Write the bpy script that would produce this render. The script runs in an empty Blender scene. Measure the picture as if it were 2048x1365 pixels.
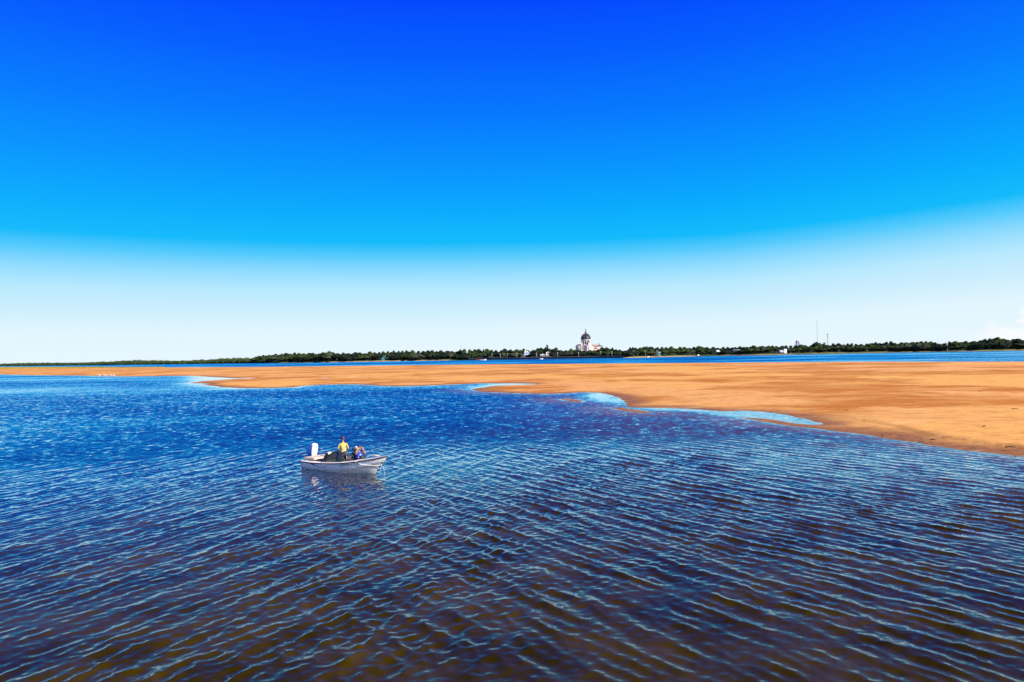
import bpy, bmesh, math, random
import numpy as np
from mathutils import Vector, Matrix, noise as mnoise

random.seed(11)
rng = np.random.default_rng(7)
SC = bpy.context.scene
COL = SC.collection

# ------------------------------------------------------------------ camera
F_PX, EYE = 1479.0, 6.4
PITCH, ROLL = math.radians(1.02), math.radians(1.12)
FWD = Vector((0, math.cos(PITCH), math.sin(PITCH)))
R0 = Vector((1, 0, 0)); U0 = R0.cross(FWD)
RGT = (R0 * math.cos(ROLL) - U0 * math.sin(ROLL)).normalized()
UPV = (U0 * math.cos(ROLL) + R0 * math.sin(ROLL)).normalized()
cam_d = bpy.data.cameras.new("camera")
cam = bpy.data.objects.new("camera", cam_d); COL.objects.link(cam)
cam_d.sensor_width = 36.0
cam_d.lens = F_PX / 2048 * 36.0
cam_d.clip_start = 0.1; cam_d.clip_end = 30000
cam.matrix_world = Matrix(((RGT.x, UPV.x, -FWD.x, 0), (RGT.y, UPV.y, -FWD.y, 0), (RGT.z, UPV.z, -FWD.z, EYE), (0, 0, 0, 1)))
SC.camera = cam

# ------------------------------------------------------------------ exposure, sun, sky
SC.view_settings.view_transform = 'Standard'
SC.view_settings.look = 'None'
SC.view_settings.gamma = 1
SC.view_settings.use_curve_mapping = False
EXPO = 0.66
SC.view_settings.exposure = EXPO
SC.cycles.max_bounces = 6
SC.cycles.sample_clamp_indirect = 4
SC.cycles.sample_clamp_direct = 12

SUN_EL = math.radians(31)
SUN_H = Vector((0.80, -0.60)).normalized()
SUN_DIR = Vector((SUN_H.x * math.cos(SUN_EL), SUN_H.y * math.cos(SUN_EL), math.sin(SUN_EL)))
sun_d = bpy.data.lights.new("sun", 'SUN')
sun_d.energy = 5.0; sun_d.angle = math.radians(0.5); sun_d.color = (1.0, 0.90, 0.76)
sun = bpy.data.objects.new("sun", sun_d); COL.objects.link(sun)
sun.rotation_euler = SUN_DIR.to_track_quat('Z', 'Y').to_euler()
sun.location = (60, -40, 60)


def s2l(c):
    return tuple(((v / 255) / 12.92 if v / 255 <= 0.04045 else ((v / 255 + 0.055) / 1.055) ** 2.4) for v in c)


world = bpy.data.worlds.new("World"); SC.world = world; world.use_nodes = True
nt = world.node_tree; nt.nodes.clear()


def wn(t, **k):
    n = nt.nodes.new(t)
    for a, b in k.items(): setattr(n, a, b)
    return n


def wmath(op, a, b=None, c=None, clamp=False):
    n = nt.nodes.new('ShaderNodeMath'); n.operation = op; n.use_clamp = clamp
    for i, v in enumerate((a, b, c)):
        if v is None: continue
        if isinstance(v, (int, float)): n.inputs[i].default_value = v
        else: nt.links.new(v, n.inputs[i])
    return n.outputs[0]


def wmap(v, a, b, c, d, kind='LINEAR'):
    n = nt.nodes.new('ShaderNodeMapRange'); n.interpolation_type = kind
    nt.links.new(v, n.inputs[0])
    for i, q in enumerate((a, b, c, d)): n.inputs[i + 1].default_value = q
    return n.outputs[0]


tc = wn('ShaderNodeTexCoord'); sep = wn('ShaderNodeSeparateXYZ')
nt.links.new(tc.outputs['Generated'], sep.inputs[0])
el = wmath('DEGREES', wmath('ARCSINE', sep.outputs[2]))
az = wmath('DEGREES', wmath('ARCTAN2', sep.outputs[0], sep.outputs[1]))
sunward = wmath('ADD', wmath('MULTIPLY', sep.outputs[0], SUN_H.x), wmath('MULTIPLY', sep.outputs[1], SUN_H.y))
shift = wmap(sunward, -0.35, 0.6, 0.0, 2.7)
el2 = wmath('SUBTRACT', el, shift)
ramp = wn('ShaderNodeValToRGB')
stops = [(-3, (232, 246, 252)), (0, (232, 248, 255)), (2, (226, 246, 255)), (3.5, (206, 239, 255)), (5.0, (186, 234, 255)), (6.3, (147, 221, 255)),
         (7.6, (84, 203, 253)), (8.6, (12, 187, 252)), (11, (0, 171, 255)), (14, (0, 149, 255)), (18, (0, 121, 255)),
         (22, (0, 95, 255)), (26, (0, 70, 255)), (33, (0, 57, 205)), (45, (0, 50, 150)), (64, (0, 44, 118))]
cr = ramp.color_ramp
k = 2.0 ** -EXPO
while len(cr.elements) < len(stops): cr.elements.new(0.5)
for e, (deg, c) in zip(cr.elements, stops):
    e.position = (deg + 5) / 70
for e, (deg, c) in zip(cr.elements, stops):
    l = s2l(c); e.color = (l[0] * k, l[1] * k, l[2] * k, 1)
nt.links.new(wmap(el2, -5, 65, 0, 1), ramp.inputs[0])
# low clouds to the right
cn = wn('ShaderNodeTexNoise'); cn.inputs['Scale'].default_value = 17; cn.inputs['Detail'].default_value = 5; cn.inputs['Roughness'].default_value = 0.55
mp = wn('ShaderNodeMapping'); mp.inputs['Scale'].default_value = (1, 1, 2.2); mp.inputs['Location'].default_value = (0.35, 0.1, 0.13)
nt.links.new(tc.outputs['Generated'], mp.inputs[0]); nt.links.new(mp.outputs[0], cn.inputs[0])
cl_top = wmap(az, 31, 37, 0.6, 4.6)
cl_el = wmath('SUBTRACT', cl_top, el)
cl_v = wmath('ADD', wmath('MULTIPLY', wmath('SUBTRACT', cn.outputs[0], 0.5), 11.0), cl_el)
cl_m = wmath('MULTIPLY', wmap(cl_v, 0, 1.2, 0, 0.95, 'SMOOTHSTEP'), wmap(az, 31, 34, 0, 1, 'SMOOTHSTEP'))
cl_m = wmath('MULTIPLY', cl_m, wmap(az, 80, 110, 1, 0, 'SMOOTHSTEP'))
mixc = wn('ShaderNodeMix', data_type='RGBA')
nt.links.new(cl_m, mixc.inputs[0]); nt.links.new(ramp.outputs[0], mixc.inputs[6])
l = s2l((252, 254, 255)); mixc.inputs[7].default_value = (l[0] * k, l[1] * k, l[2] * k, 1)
sky = wn('ShaderNodeTexSky', sky_type='NISHITA'); sky.sun_disc = False
sky.sun_elevation = SUN_EL; sky.sun_rotation = math.atan2(SUN_H.x, SUN_H.y)
bg1 = wn('ShaderNodeBackground'); bg1.inputs[1].default_value = 1.0
bg2 = wn('ShaderNodeBackground'); bg2.inputs[1].default_value = 0.07
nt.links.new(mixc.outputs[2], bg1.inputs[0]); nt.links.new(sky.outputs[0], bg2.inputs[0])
ms = wn('ShaderNodeMixShader'); ms.inputs[0].default_value = 0.012
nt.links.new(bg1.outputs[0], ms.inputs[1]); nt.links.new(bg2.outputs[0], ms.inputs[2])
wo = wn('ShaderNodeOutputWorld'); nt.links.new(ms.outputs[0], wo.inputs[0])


# ------------------------------------------------------------------ helpers
def ray(px, py):
    return (FWD * F_PX + RGT * (px - 1024) + UPV * (682.5 - py)).normalized()


def ground(px, py, z=0.0):
    d = ray(px, py); t = (z - EYE) / d.z
    return (d.x * t, d.y * t)


def at_depth(px, py, Y):
    d = ray(px, py); t = Y / d.y
    return Vector((d.x * t, Y, EYE + d.z * t))


def horizon(px):
    return 729.0 - 0.01953 * px


def tag(o, label=None, cat=None, group=None, kind=None):
    if label: o['label'] = label
    if cat: o['category'] = cat
    if group: o['group'] = group
    if kind: o['kind'] = kind
    return o


def link(o, parent=None):
    COL.objects.link(o)
    if parent is not None: o.parent = parent
    return o


def empty(name, loc, rz=0.0, scale=None, parent=None):
    o = bpy.data.objects.new(name, None); link(o, parent)
    o.location = loc; o.rotation_euler = (0, 0, rz); o.empty_display_size = 0.3
    if scale is not None: o.scale = scale
    return o


def npmesh(name, verts, quads=None, tris=None, smooth=True):
    me = bpy.data.meshes.new(name)
    verts = np.asarray(verts, dtype=np.float32)
    faces = []
    nq = 0 if quads is None else len(quads); ntn = 0 if tris is None else len(tris)
    loops = np.concatenate([np.asarray(quads, dtype=np.int32).ravel() if nq else np.zeros(0, np.int32),
                            np.asarray(tris, dtype=np.int32).ravel() if ntn else np.zeros(0, np.int32)])
    me.vertices.add(len(verts)); me.vertices.foreach_set('co', verts.ravel())
    me.loops.add(len(loops)); me.loops.foreach_set('vertex_index', loops)
    me.polygons.add(nq + ntn)
    starts = np.concatenate([np.arange(nq) * 4, nq * 4 + np.arange(ntn) * 3]).astype(np.int32)
    me.polygons.foreach_set('loop_start', starts)
    me.polygons.foreach_set('use_smooth', np.full(nq + ntn, smooth))
    me.update(calc_edges=True)
    return me


def grid_quads(nr, nc, off=0):
    i = np.arange(nr - 1)[:, None] * nc + np.arange(nc - 1)[None, :]
    return (np.stack([i, i + 1, i + nc + 1, i + nc], -1).reshape(-1, 4) + off)


def obj(name, me, mat, parent=None):
    o = bpy.data.objects.new(name, me)
    mats = mat if isinstance(mat, (list, tuple)) else [mat]
    if len(me.materials) == 0:
        for m in mats: me.materials.append(m)
    return link(o, parent)


class MB:
    """collects shapes for ONE mesh object"""
    def __init__(s): s.bm = bmesh.new()

    def box(s, x0, x1, y0, y1, z0, z1, taper=0.0):
        v = [s.bm.verts.new(p) for p in ((x0, y0, z0), (x1, y0, z0), (x1, y1, z0), (x0, y1, z0),
             (x0 + taper, y0 + taper, z1), (x1 - taper, y0 + taper, z1), (x1 - taper, y1 - taper, z1), (x0 + taper, y1 - taper, z1))]
        for f in ((3, 2, 1, 0), (4, 5, 6, 7), (0, 1, 5, 4), (1, 2, 6, 5), (2, 3, 7, 6), (3, 0, 4, 7)):
            s.bm.faces.new([v[i] for i in f])
        return s

    def poly(s, pts, faces):
        v = [s.bm.verts.new(p) for p in pts]
        for f in faces: s.bm.faces.new([v[i] for i in f])
        return s

    def lathe(s, prof, c=(0, 0, 0), n=16, smooth=True):
        rings = []
        for r, z in prof:
            rings.append([s.bm.verts.new((c[0] + max(r, 1e-4) * math.cos(2 * math.pi * i / n), c[1] + max(r, 1e-4) * math.sin(2 * math.pi * i / n), c[2] + z)) for i in range(n)])
        for a, b in zip(rings, rings[1:]):
            for i in range(n):
                f = s.bm.faces.new((a[i], a[(i + 1) % n], b[(i + 1) % n], b[i])); f.smooth = smooth
        s.bm.faces.new(list(reversed(rings[0]))); s.bm.faces.new(rings[-1])
        return s

    def tube(s, pts, r, n=6, r2=None):
        pts = [Vector(p) for p in pts]; rings = []
        for i, p in enumerate(pts):
            d = (pts[min(i + 1, len(pts) - 1)] - pts[max(i - 1, 0)]).normalized()
            a = d.cross(Vector((0, 0, 1)))
            if a.length < 1e-3: a = d.cross(Vector((1, 0, 0)))
            a.normalize(); b = d.cross(a)
            rr = r if r2 is None else r + (r2 - r) * i / (len(pts) - 1)
            rings.append([s.bm.verts.new(p + a * rr * math.cos(2 * math.pi * j / n) + b * rr * math.sin(2 * math.pi * j / n)) for j in range(n)])
        for q, w in zip(rings, rings[1:]):
            for j in range(n):
                f = s.bm.faces.new((q[j], q[(j + 1) % n], w[(j + 1) % n], w[j])); f.smooth = True
        s.bm.faces.new(list(reversed(rings[0]))); s.bm.faces.new(rings[-1])
        return s

    def ball(s, c, r, u=12, v=8):
        rx, ry, rz = r if isinstance(r, (tuple, list)) else (r, r, r)
        m = Matrix.Translation(c) @ Matrix.Diagonal((rx, ry, rz, 1))
        g = bmesh.ops.create_uvsphere(s.bm, u_segments=u, v_segments=v, radius=1, matrix=m)
        for vv in g['verts']:
            for f in vv.link_faces: f.smooth = True
        return s

    def build(s, name, mat, parent=None, bevel=0.0):
        if bevel > 0:
            bmesh.ops.bevel(s.bm, geom=list(s.bm.edges), offset=bevel, segments=2, affect='EDGES', profile=0.5)
        bmesh.ops.recalc_face_normals(s.bm, faces=s.bm.faces)
        me = bpy.data.meshes.new(name); s.bm.to_mesh(me); s.bm.free()
        return obj(name, me, mat, parent)

    def mesh(s, name):
        bmesh.ops.recalc_face_normals(s.bm, faces=s.bm.faces)
        me = bpy.data.meshes.new(name); s.bm.to_mesh(me); s.bm.free(); return me


def mat(name, col, rough=0.6, metal=0.0, var=0.12, scale=4.0, bump=0.0, spec=0.5, coord='Object', trans=0.0, alpha=1.0):
    m = bpy.data.materials.new(name); m.use_nodes = True
    t = m.node_tree; b = t.nodes['Principled BSDF']
    b.inputs['Roughness'].default_value = rough; b.inputs['Metallic'].default_value = metal
    b.inputs['Specular IOR Level'].default_value = spec
    b.inputs['Transmission Weight'].default_value = trans; b.inputs['Alpha'].default_value = alpha
    c = t.nodes.new('ShaderNodeTexCoord'); n = t.nodes.new('ShaderNodeTexNoise')
    n.inputs['Scale'].default_value = scale; n.inputs['Detail'].default_value = 4
    t.links.new(c.outputs[coord], n.inputs[0])
    r = t.nodes.new('ShaderNodeValToRGB')
    r.color_ramp.elements[0].position = 0.3; r.color_ramp.elements[1].position = 0.7
    r.color_ramp.elements[0].color = tuple(max(0, v * (1 - var)) for v in col) + (1,)
    r.color_ramp.elements[1].color = tuple(min(1, v * (1 + var)) for v in col) + (1,)
    t.links.new(n.outputs[0], r.inputs[0]); t.links.new(r.outputs[0], b.inputs['Base Color'])
    if bump:
        bp = t.nodes.new('ShaderNodeBump'); bp.inputs['Strength'].default_value = bump
        t.links.new(n.outputs[0], bp.inputs['Height']); t.links.new(bp.outputs[0], b.inputs['Normal'])
    return m


class NT:
    """terse node building for the bigger materials"""
    def __init__(s, name):
        s.m = bpy.data.materials.new(name); s.m.use_nodes = True; s.t = s.m.node_tree
        s.b = s.t.nodes['Principled BSDF']

    def node(s, kind, ins=None, **attrs):
        n = s.t.nodes.new(kind)
        for a, b in attrs.items(): setattr(n, a, b)
        for key, v in (ins or {}).items(): s.put(n, key, v)
        return n

    def put(s, n, key, v):
        if isinstance(v, bpy.types.NodeSocket): s.t.links.new(v, n.inputs[key])
        else: n.inputs[key].default_value = v

    def math(s, op, a, b=None, clamp=False):
        n = s.t.nodes.new('ShaderNodeMath'); n.operation = op; n.use_clamp = clamp
        s.put(n, 0, a)
        if b is not None: s.put(n, 1, b)
        return n.outputs[0]

    def rng(s, v, a, b, c, d, kind='SMOOTHSTEP'):
        n = s.t.nodes.new('ShaderNodeMapRange'); n.interpolation_type = kind
        s.put(n, 0, v)
        for i, q in enumerate((a, b, c, d)): s.put(n, i + 1, q)
        return n.outputs[0]

    def noise(s, vec, scale, detail=3, rough=0.5, out=0):
        n = s.node('ShaderNodeTexNoise', {'Scale': scale, 'Detail': detail, 'Roughness': rough}); s.t.links.new(vec, n.inputs[0])
        return n.outputs[out]

    def mapping(s, vec, scale=(1, 1, 1), loc=(0, 0, 0), rot=(0, 0, 0)):
        n = s.node('ShaderNodeMapping', {'Scale': scale, 'Location': loc, 'Rotation': rot}); s.t.links.new(vec, n.inputs[0])
        return n.outputs[0]

    def mix(s, f, a, b):
        n = s.node('ShaderNodeMix', data_type='RGBA')
        s.put(n, 0, f); s.put(n, 6, a if not isinstance(a, tuple) else a + (1,)); s.put(n, 7, b if not isinstance(b, tuple) else b + (1,))
        return n.outputs[2]


# ------------------------------------------------------------------ shoreline shapes, measured on the photograph
def G(pts, z=0.0):
    return np.array([ground(x, y, z) for x, y in pts])


near_shore = [(-220, 750), (-60, 749), (0, 749.5), (60, 751), (150, 751.5), (210, 753), (260, 753.5), (330, 752.4), (385, 752.6), (400, 753.4), (440, 755),
              (470, 756.6), (503, 757.4), (470, 758.6), (430, 761), (400, 762.6), (372, 767.6), (398, 767), (418, 768.6), (404, 770), (440, 775.2), (480, 777), (520, 777), (590, 775.4), (615, 772),
              (640, 770.2), (700, 769.2), (745, 770.8), (760, 772), (800, 773), (850, 772), (900, 770), (960, 767.3), (1030, 767.2), (1076, 768.3),
              (1060, 769.5), (1000, 771.5), (975, 774), (942, 779.2), (955, 782.6), (975, 785), (1030, 787), (1100, 788.8), (1130, 787.4), (1160, 785.6), (1200, 786.2),
              (1216, 790), (1232, 795), (1243, 801), (1256, 806), (1252, 810), (1262, 814.5), (1290, 816), (1350, 817), (1400, 819.6), (1440, 823.6), (1456, 823.5), (1486, 822), (1525, 824.5),
              (1564, 830), (1610, 839), (1640, 849), (1618, 849), (1595, 847), (1570, 843.5), (1545, 838.8), (1509, 835.7), (1462, 833.6), (1480, 837.5), (1510, 841), (1540, 847),
              (1564, 851), (1622, 857), (1681, 864), (1720, 868), (1760, 873.5), (1805, 881), (1850, 889), (1900, 896), (1950, 903), (2000, 909), (2048, 914), (2120, 922), (2300, 946)]
far_edge = [(2300, 718), (2140, 721.5), (2048, 722.2), (1900, 722.4), (1700, 722.8), (1500, 724.4), (1400, 725.2), (1200, 726.6), (1000, 728.2), (800, 730.4), (600, 732.8), (500, 733.8),
            (400, 734.2), (330, 735), (200, 735.3), (100, 735.1), (0, 734.8), (-220, 738)]
PLATEAU = 0.34
sand_poly = np.vstack([G(near_shore), G(far_edge, PLATEAU * 0.9)])
islands = [G([(1119, 798.6), (1132, 797.8), (1150, 799.5), (1168, 802.4), (1160, 804.6), (1142, 803.6), (1128, 801)]),
           G([(1218, 816.0), (1240, 815.4), (1254, 817.4), (1283, 821.6), (1308, 826.4), (1290, 827), (1270, 825.4), (1244, 821.6)]),
           ]
shoals = [G([(628, 757.6), (650, 755.5), (663, 756), (688, 755.0), (672, 757.4), (645, 759)]), G([(700, 755.4), (716, 754), (730, 755), (712, 756.8)]),
          G([(470, 757.3), (505, 755.6), (512, 756.4), (490, 757.8)])]      # shallow puddles on the sand


def sdist(P, poly):
    """signed distance, positive inside"""
    n = len(P); out = np.full(n, 1e18); ins = np.zeros(n, bool)
    A = poly; B = np.roll(poly, -1, 0)
    for a, b in zip(A, B):
        ab = b - a; L = max((ab ** 2).sum(), 1e-9)
        t = np.clip(((P - a) @ ab) / L, 0, 1)
        d = ((P - (a + t[:, None] * ab)) ** 2).sum(1)
        np.minimum(out, d, out=out)
        c = (a[1] > P[:, 1]) != (b[1] > P[:, 1])
        if abs(b[1] - a[1]) > 1e-12:
            xi = a[0] + (P[:, 1] - a[1]) * (b[0] - a[0]) / (b[1] - a[1])
            ins ^= c & (P[:, 0] < xi)
    return np.where(ins, 1, -1) * np.sqrt(out)


def vnoise(x, y, scale, seed=0, octaves=3):
    """cheap smooth value noise in numpy"""
    tot = 0; amp = 1; norm = 0
    for o in range(octaves):
        X = x * scale + seed * 17.3 + o * 5.1; Y = y * scale - seed * 9.7 + o * 3.3
        xi = np.floor(X).astype(np.int64); yi = np.floor(Y).astype(np.int64); fx = X - xi; fy = Y - yi
        fx = fx * fx * (3 - 2 * fx); fy = fy * fy * (3 - 2 * fy)
        def h(i, j):
            n_ = (i * 374761393 + j * 668265263 + seed * 1274126177) & 0x7fffffff
            n_ = ((n_ ^ (n_ >> 13)) * 1274126177) & 0x7fffffff
            return ((n_ ^ (n_ >> 16)) & 0xffff) / 65535.0
        v = (h(xi, yi) * (1 - fx) + h(xi + 1, yi) * fx) * (1 - fy) + (h(xi, yi + 1) * (1 - fx) + h(xi + 1, yi + 1) * fx) * fy
        tot = tot + v * amp; norm += amp; amp *= 0.5; scale *= 2.03
    return tot / norm


def sstep(x, a, b):
    t = np.clip((x - a) / (b - a), 0, 1); return t * t * (3 - 2 * t)


# ------------------------------------------------------------------ sand bar
def build_sand():
    nc, nr = 640, 440
    az_ = np.radians(np.linspace(-52, 52, nc)); r_ = 34 * (2300 / 34) ** np.linspace(0, 1, nr)
    X = (r_[:, None] * np.sin(az_)[None]).ravel(); Y = (r_[:, None] * np.cos(az_)[None]).ravel()
    P = np.stack([X, Y], 1)
    wob = (vnoise(X, Y, 0.35, 3) - 0.5) * 0.9 + (vnoise(X, Y, 0.05, 5) - 0.5) * np.minimum(2.5, np.hypot(X, Y) * 0.012)
    sd = sdist(P, sand_poly) + wob
    for isl in islands:
        sd = np.maximum(sd, np.minimum(sdist(P, isl) + wob * 0.25, 1.1))
    z = np.where(sd > 0, PLATEAU * (1 - np.exp(-np.maximum(sd, 0) / 9.0)), np.maximum(sd * 0.06, -0.6))
    ins = sstep(sd, 0.3, 6)
    z += ins * (vnoise(X, Y, 0.06, 1) - 0.5) * 0.16 + ins * (vnoise(X, Y, 0.5, 2) - 0.5) * 0.03
    # little cut scarp along the waterline at the right
    sc = G([(1735, 846), (1800, 860), (1850, 872), (1880, 878), (1930, 886), (1985, 893), (2048, 902), (2200, 926)])
    dd = np.full(len(P), 1e9); side = np.zeros(len(P))
    for a, b in zip(sc[:-1], sc[1:]):
        ab = b - a; L = (ab ** 2).sum(); t = np.clip(((P - a) @ ab) / L, 0, 1)
        q = P - (a + t[:, None] * ab); d = np.sqrt((q ** 2).sum(1))
        s_ = np.sign(ab[0] * q[:, 1] - ab[1] * q[:, 0]); m = d < dd
        dd[m] = d[m]; side[m] = s_[m]
    z += sstep(dd * side, -0.05, 0.25) * np.exp(-(dd / 2.0) ** 2) * 0.10 * (sd > 0)
    z -= (side < 0) * np.exp(-((dd - 0.3) / 0.35) ** 2) * 0.03 * (sd > 0.5)
    for sh in shoals:
        s_ = sdist(P, sh); z = np.where(s_ > -1.5, z * sstep(-s_, -0.5, 1.5) - 0.05 * sstep(s_, -0.5, 0.5), z)
    keep = sd > -9
    me = npmesh('sandbar', np.stack([X, Y, z], 1), grid_quads(nr, nc))
    q = grid_quads(nr, nc); ok = keep[q].any(1)
    me = npmesh('sandbar', np.stack([X, Y, z], 1), q[ok])
    a = me.attributes.new('inland', 'FLOAT', 'POINT'); a.data.foreach_set('value', sd.astype(np.float32))
    n = NT('sand')
    geo = n.node('ShaderNodeNewGeometry'); pos = geo.outputs['Position']
    at = n.node('ShaderNodeAttribute', attribute_name='inland'); sdv = at.outputs['Fac']
    big = n.noise(pos, 0.028, 5, 0.6); mid = n.noise(n.mapping(pos, (0.7, 1, 1), (40, 9, 0)), 0.11, 5, 0.62)
    fine = n.noise(pos, 2.6, 5, 0.65); huge = n.noise(n.mapping(pos, (1, 1, 1), (7, 3, 0)), 0.011, 3)
    dry = n.mix(n.rng(huge, 0.42, 0.58, 0, 1), (0.86, 0.43, 0.095), (0.82, 0.395, 0.12))
    damp = n.mix(n.rng(fine, 0.35, 0.65, 0, 1), (0.44, 0.135, 0.006), (0.62, 0.205, 0.014))
    patch = n.math('MULTIPLY', n.rng(big, 0.47, 0.54, 0, 1), n.rng(mid, 0.40, 0.56, 0.4, 1))
    patch2 = n.rng(mid, 0.60, 0.72, 0, 0.6)
    c = n.mix(n.math('MAXIMUM', patch, patch2), dry, damp)
    c = n.mix(n.rng(n.noise(n.mapping(pos, (1, 1, 1), (3, 0, 0)), 0.45, 4, 0.7), 0.62, 0.74, 0, 0.3), c, (0.36, 0.15, 0.05))
    edge = n.math('ADD', sdv, n.math('MULTIPLY', n.math('SUBTRACT', mid, 0.5), 9.0))
    wet = n.rng(edge, 0.6, 5.0, 1, 0)
    c = n.mix(n.math('MULTIPLY', wet, 0.95), c, n.mix(n.rng(fine, 0.4, 0.6, 0, 1), (0.20, 0.070, 0.010), (0.32, 0.12, 0.02)))
    mott = n.noise(n.mapping(pos, (1, 1, 1), (9, 31, 0)), 0.8, 6, 0.7)
    c = n.mix(n.rng(mott, 0.38, 0.62, 0.34, 0), c, (0.42, 0.17, 0.045))
    rill = n.noise(n.mapping(pos, (0.22, 1, 1), (3, 17, 0), (0, 0, 0.12)), 0.55, 5, 0.65)
    c = n.mix(n.rng(rill, 0.56, 0.66, 0, 0.45), c, (0.40, 0.15, 0.03))
    c = n.mix(n.rng(rill, 0.44, 0.36, 0, 0.35), c, (0.95, 0.56, 0.24))
    speck = n.noise(n.mapping(pos, (1, 1, 1), (11, 4, 0)), 3.2, 3, 0.7)
    spm = n.math('MULTIPLY', n.rng(speck, 0.62, 0.70, 0, 0.7), n.rng(sdv, 9, 0.5, 0.06, 1))
    c = n.mix(spm, c, (0.07, 0.035, 0.02))
    n.put(n.b, 'Base Color', c)
    n.put(n.b, 'Roughness', n.rng(wet, 0, 1, 0.9, 0.6)); n.put(n.b, 'Specular IOR Level', 0.15)
    hgt = n.math('ADD', n.math('MULTIPLY', fine, 0.35), n.math('MULTIPLY', mid, 1.6))
    hgt = n.math('ADD', hgt, n.math('MULTIPLY', n.noise(n.mapping(pos, (1, 1, 1), (0, 5, 0)), 0.9, 4, 0.6), 0.9))
    bp = n.node('ShaderNodeBump', {'Strength': 0.55, 'Distance': 0.16, 'Height': hgt})
    n.put(n.b, 'Normal', bp.outputs[0])
    o = obj('sandbar', me, n.m); tag(o, kind='structure', label='broad orange sandbar reaching across the river')
    return


# ------------------------------------------------------------------ water
WATER = None


def water_material():
    n = NT('river_water')
    geo = n.node('ShaderNodeNewGeometry'); pos = geo.outputs['Position']
    rip = n.node('ShaderNodeAttribute', attribute_name='rip').outputs['Fac']
    calm = n.node('ShaderNodeAttribute', attribute_name='calm').outputs['Fac']
    shal = n.node('ShaderNodeAttribute', attribute_name='shallow').outputs['Fac']
    # wave facets (slopes) for the far water; the near water is displaced geometry
    c1 = n.noise(n.mapping(pos, (1.0, 0.75, 1), rot=(0, 0, 0.45)), 2.3, 2.5, 0.6, out=1)
    c2 = n.noise(n.mapping(pos, (1.0, 0.8, 1), (31, 7, 0), (0, 0, -0.3)), 0.9, 2, 0.5, out=1)
    c3 = n.noise(n.mapping(pos, (1, 1, 1), (3, 70, 0)), 6.5, 3, 0.6, out=1)
    gust = n.noise(n.mapping(pos, (0.55, 1, 1), (5, 0, 0)), 0.028, 4, 0.6)
    gust2 = n.noise(n.mapping(pos, (0.5, 1, 1), (15, 90, 0)), 0.0085, 3, 0.6)
    g = n.math('MULTIPLY', n.rng(gust, 0.33, 0.66, 0.55, 1.25, 'LINEAR'), n.rng(gust2, 0.35, 0.62, 0.6, 1.25, 'LINEAR'))

    def centred(c, k):
        v = n.node('ShaderNodeVectorMath', {0: c, 1: (0.5, 0.5, 0.5)}, operation='SUBTRACT').outputs[0]
        s = n.node('ShaderNodeVectorMath', {0: v}, operation='SCALE'); n.put(s, 3, k); return s.outputs[0]
    ypos = n.node('ShaderNodeSeparateXYZ', {0: pos}).outputs[1]
    far_amp = n.math('MULTIPLY', n.math('MULTIPLY', rip, g), n.rng(ypos, 60, 420, 0.50, 0.30, 'LINEAR'))
    near_amp = n.rng(rip, 0, 1, 0.20, 0.13, 'LINEAR')
    v = n.node('ShaderNodeVectorMath', {0: centred(c1, far_amp), 1: centred(c2, n.math('MULTIPLY', far_amp, 0.5))}, operation='ADD').outputs[0]
    v = n.node('ShaderNodeVectorMath', {0: v, 1: centred(c3, near_amp)}, operation='ADD').outputs[0]
    bias = n.node('ShaderNodeCombineXYZ', {0: 0.0, 1: n.math('MULTIPLY', n.math('MULTIPLY', rip, g), n.rng(n.node('ShaderNodeSeparateXYZ', {0: pos}).outputs[1], 60, 420, -0.115, -0.14, 'LINEAR')), 2: 0.0}).outputs[0]
    v = n.node('ShaderNodeVectorMath', {0: v, 1: bias}, operation='ADD').outputs[0]
    sc = n.node('ShaderNodeVectorMath', {0: v}, operation='SCALE'); n.put(sc, 3, n.math('SUBTRACT', 1.0, n.math('MULTIPLY', calm, 0.91)))
    flat = n.node('ShaderNodeVectorMath', {0: sc.outputs[0], 1: (1, 1, 0)}, operation='MULTIPLY').outputs[0]
    nn = n.node('ShaderNodeVectorMath', {0: geo.outputs['Normal'], 1: flat}, operation='ADD').outputs[0]
    nn = n.node('ShaderNodeVectorMath', {0: nn}, operation='NORMALIZE').outputs[0]
    n.put(n.b, 'Normal', nn)
    silt = n.noise(pos, 0.35, 4, 0.6)
    deep = n.mix(n.rng(silt, 0.3, 0.7, 0, 1), (0.017, 0.0115, 0.0001), (0.048, 0.030, 0.0002))
    # reflected sky blue painted over the silty body colour, stronger leftwards and farther out
    xy = n.node('ShaderNodeSeparateXYZ', {0: pos})
    sky_tint = n.math('ADD', n.math('SUBTRACT', n.math('MULTIPLY', xy.outputs[1], 0.65), n.math('MULTIPLY', xy.outputs[0], 1.0)), n.math('MULTIPLY', n.math('SUBTRACT', n.noise(n.mapping(pos, (1, 1, 1), (2, 8, 0)), 0.05, 3), 0.5), 18.0))
    deep = n.mix(n.rng(sky_tint, 17, 54, 0, 0.9), deep, (0.001, 0.036, 0.135))
    c = n.mix(n.math('MULTIPLY', shal, 0.75), deep, (0.20, 0.11, 0.045))
    n.put(n.b, 'Base Color', c)
    n.put(n.b, 'Roughness', 0.9); n.put(n.b, 'Specular IOR Level', 0.0)
    fr = n.node('ShaderNodeFresnel', {'IOR': 1.32, 'Normal': nn}).outputs[0]
    fac = n.math('MULTIPLY', n.math('POWER', fr, 1.65), 2.25, clamp=True)
    gl = n.node('ShaderNodeBsdfGlossy', {'Color': (0.95, 0.98, 1, 1), 'Roughness': 0.035, 'Normal': nn})
    mx = n.node('ShaderNodeMixShader', {0: fac}); n.t.links.new(n.b.outputs[0], mx.inputs[1]); n.t.links.new(gl.outputs[0], mx.inputs[2])
    n.t.links.new(mx.outputs[0], n.t.nodes['Material Output'].inputs[0])
    return n.m


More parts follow.
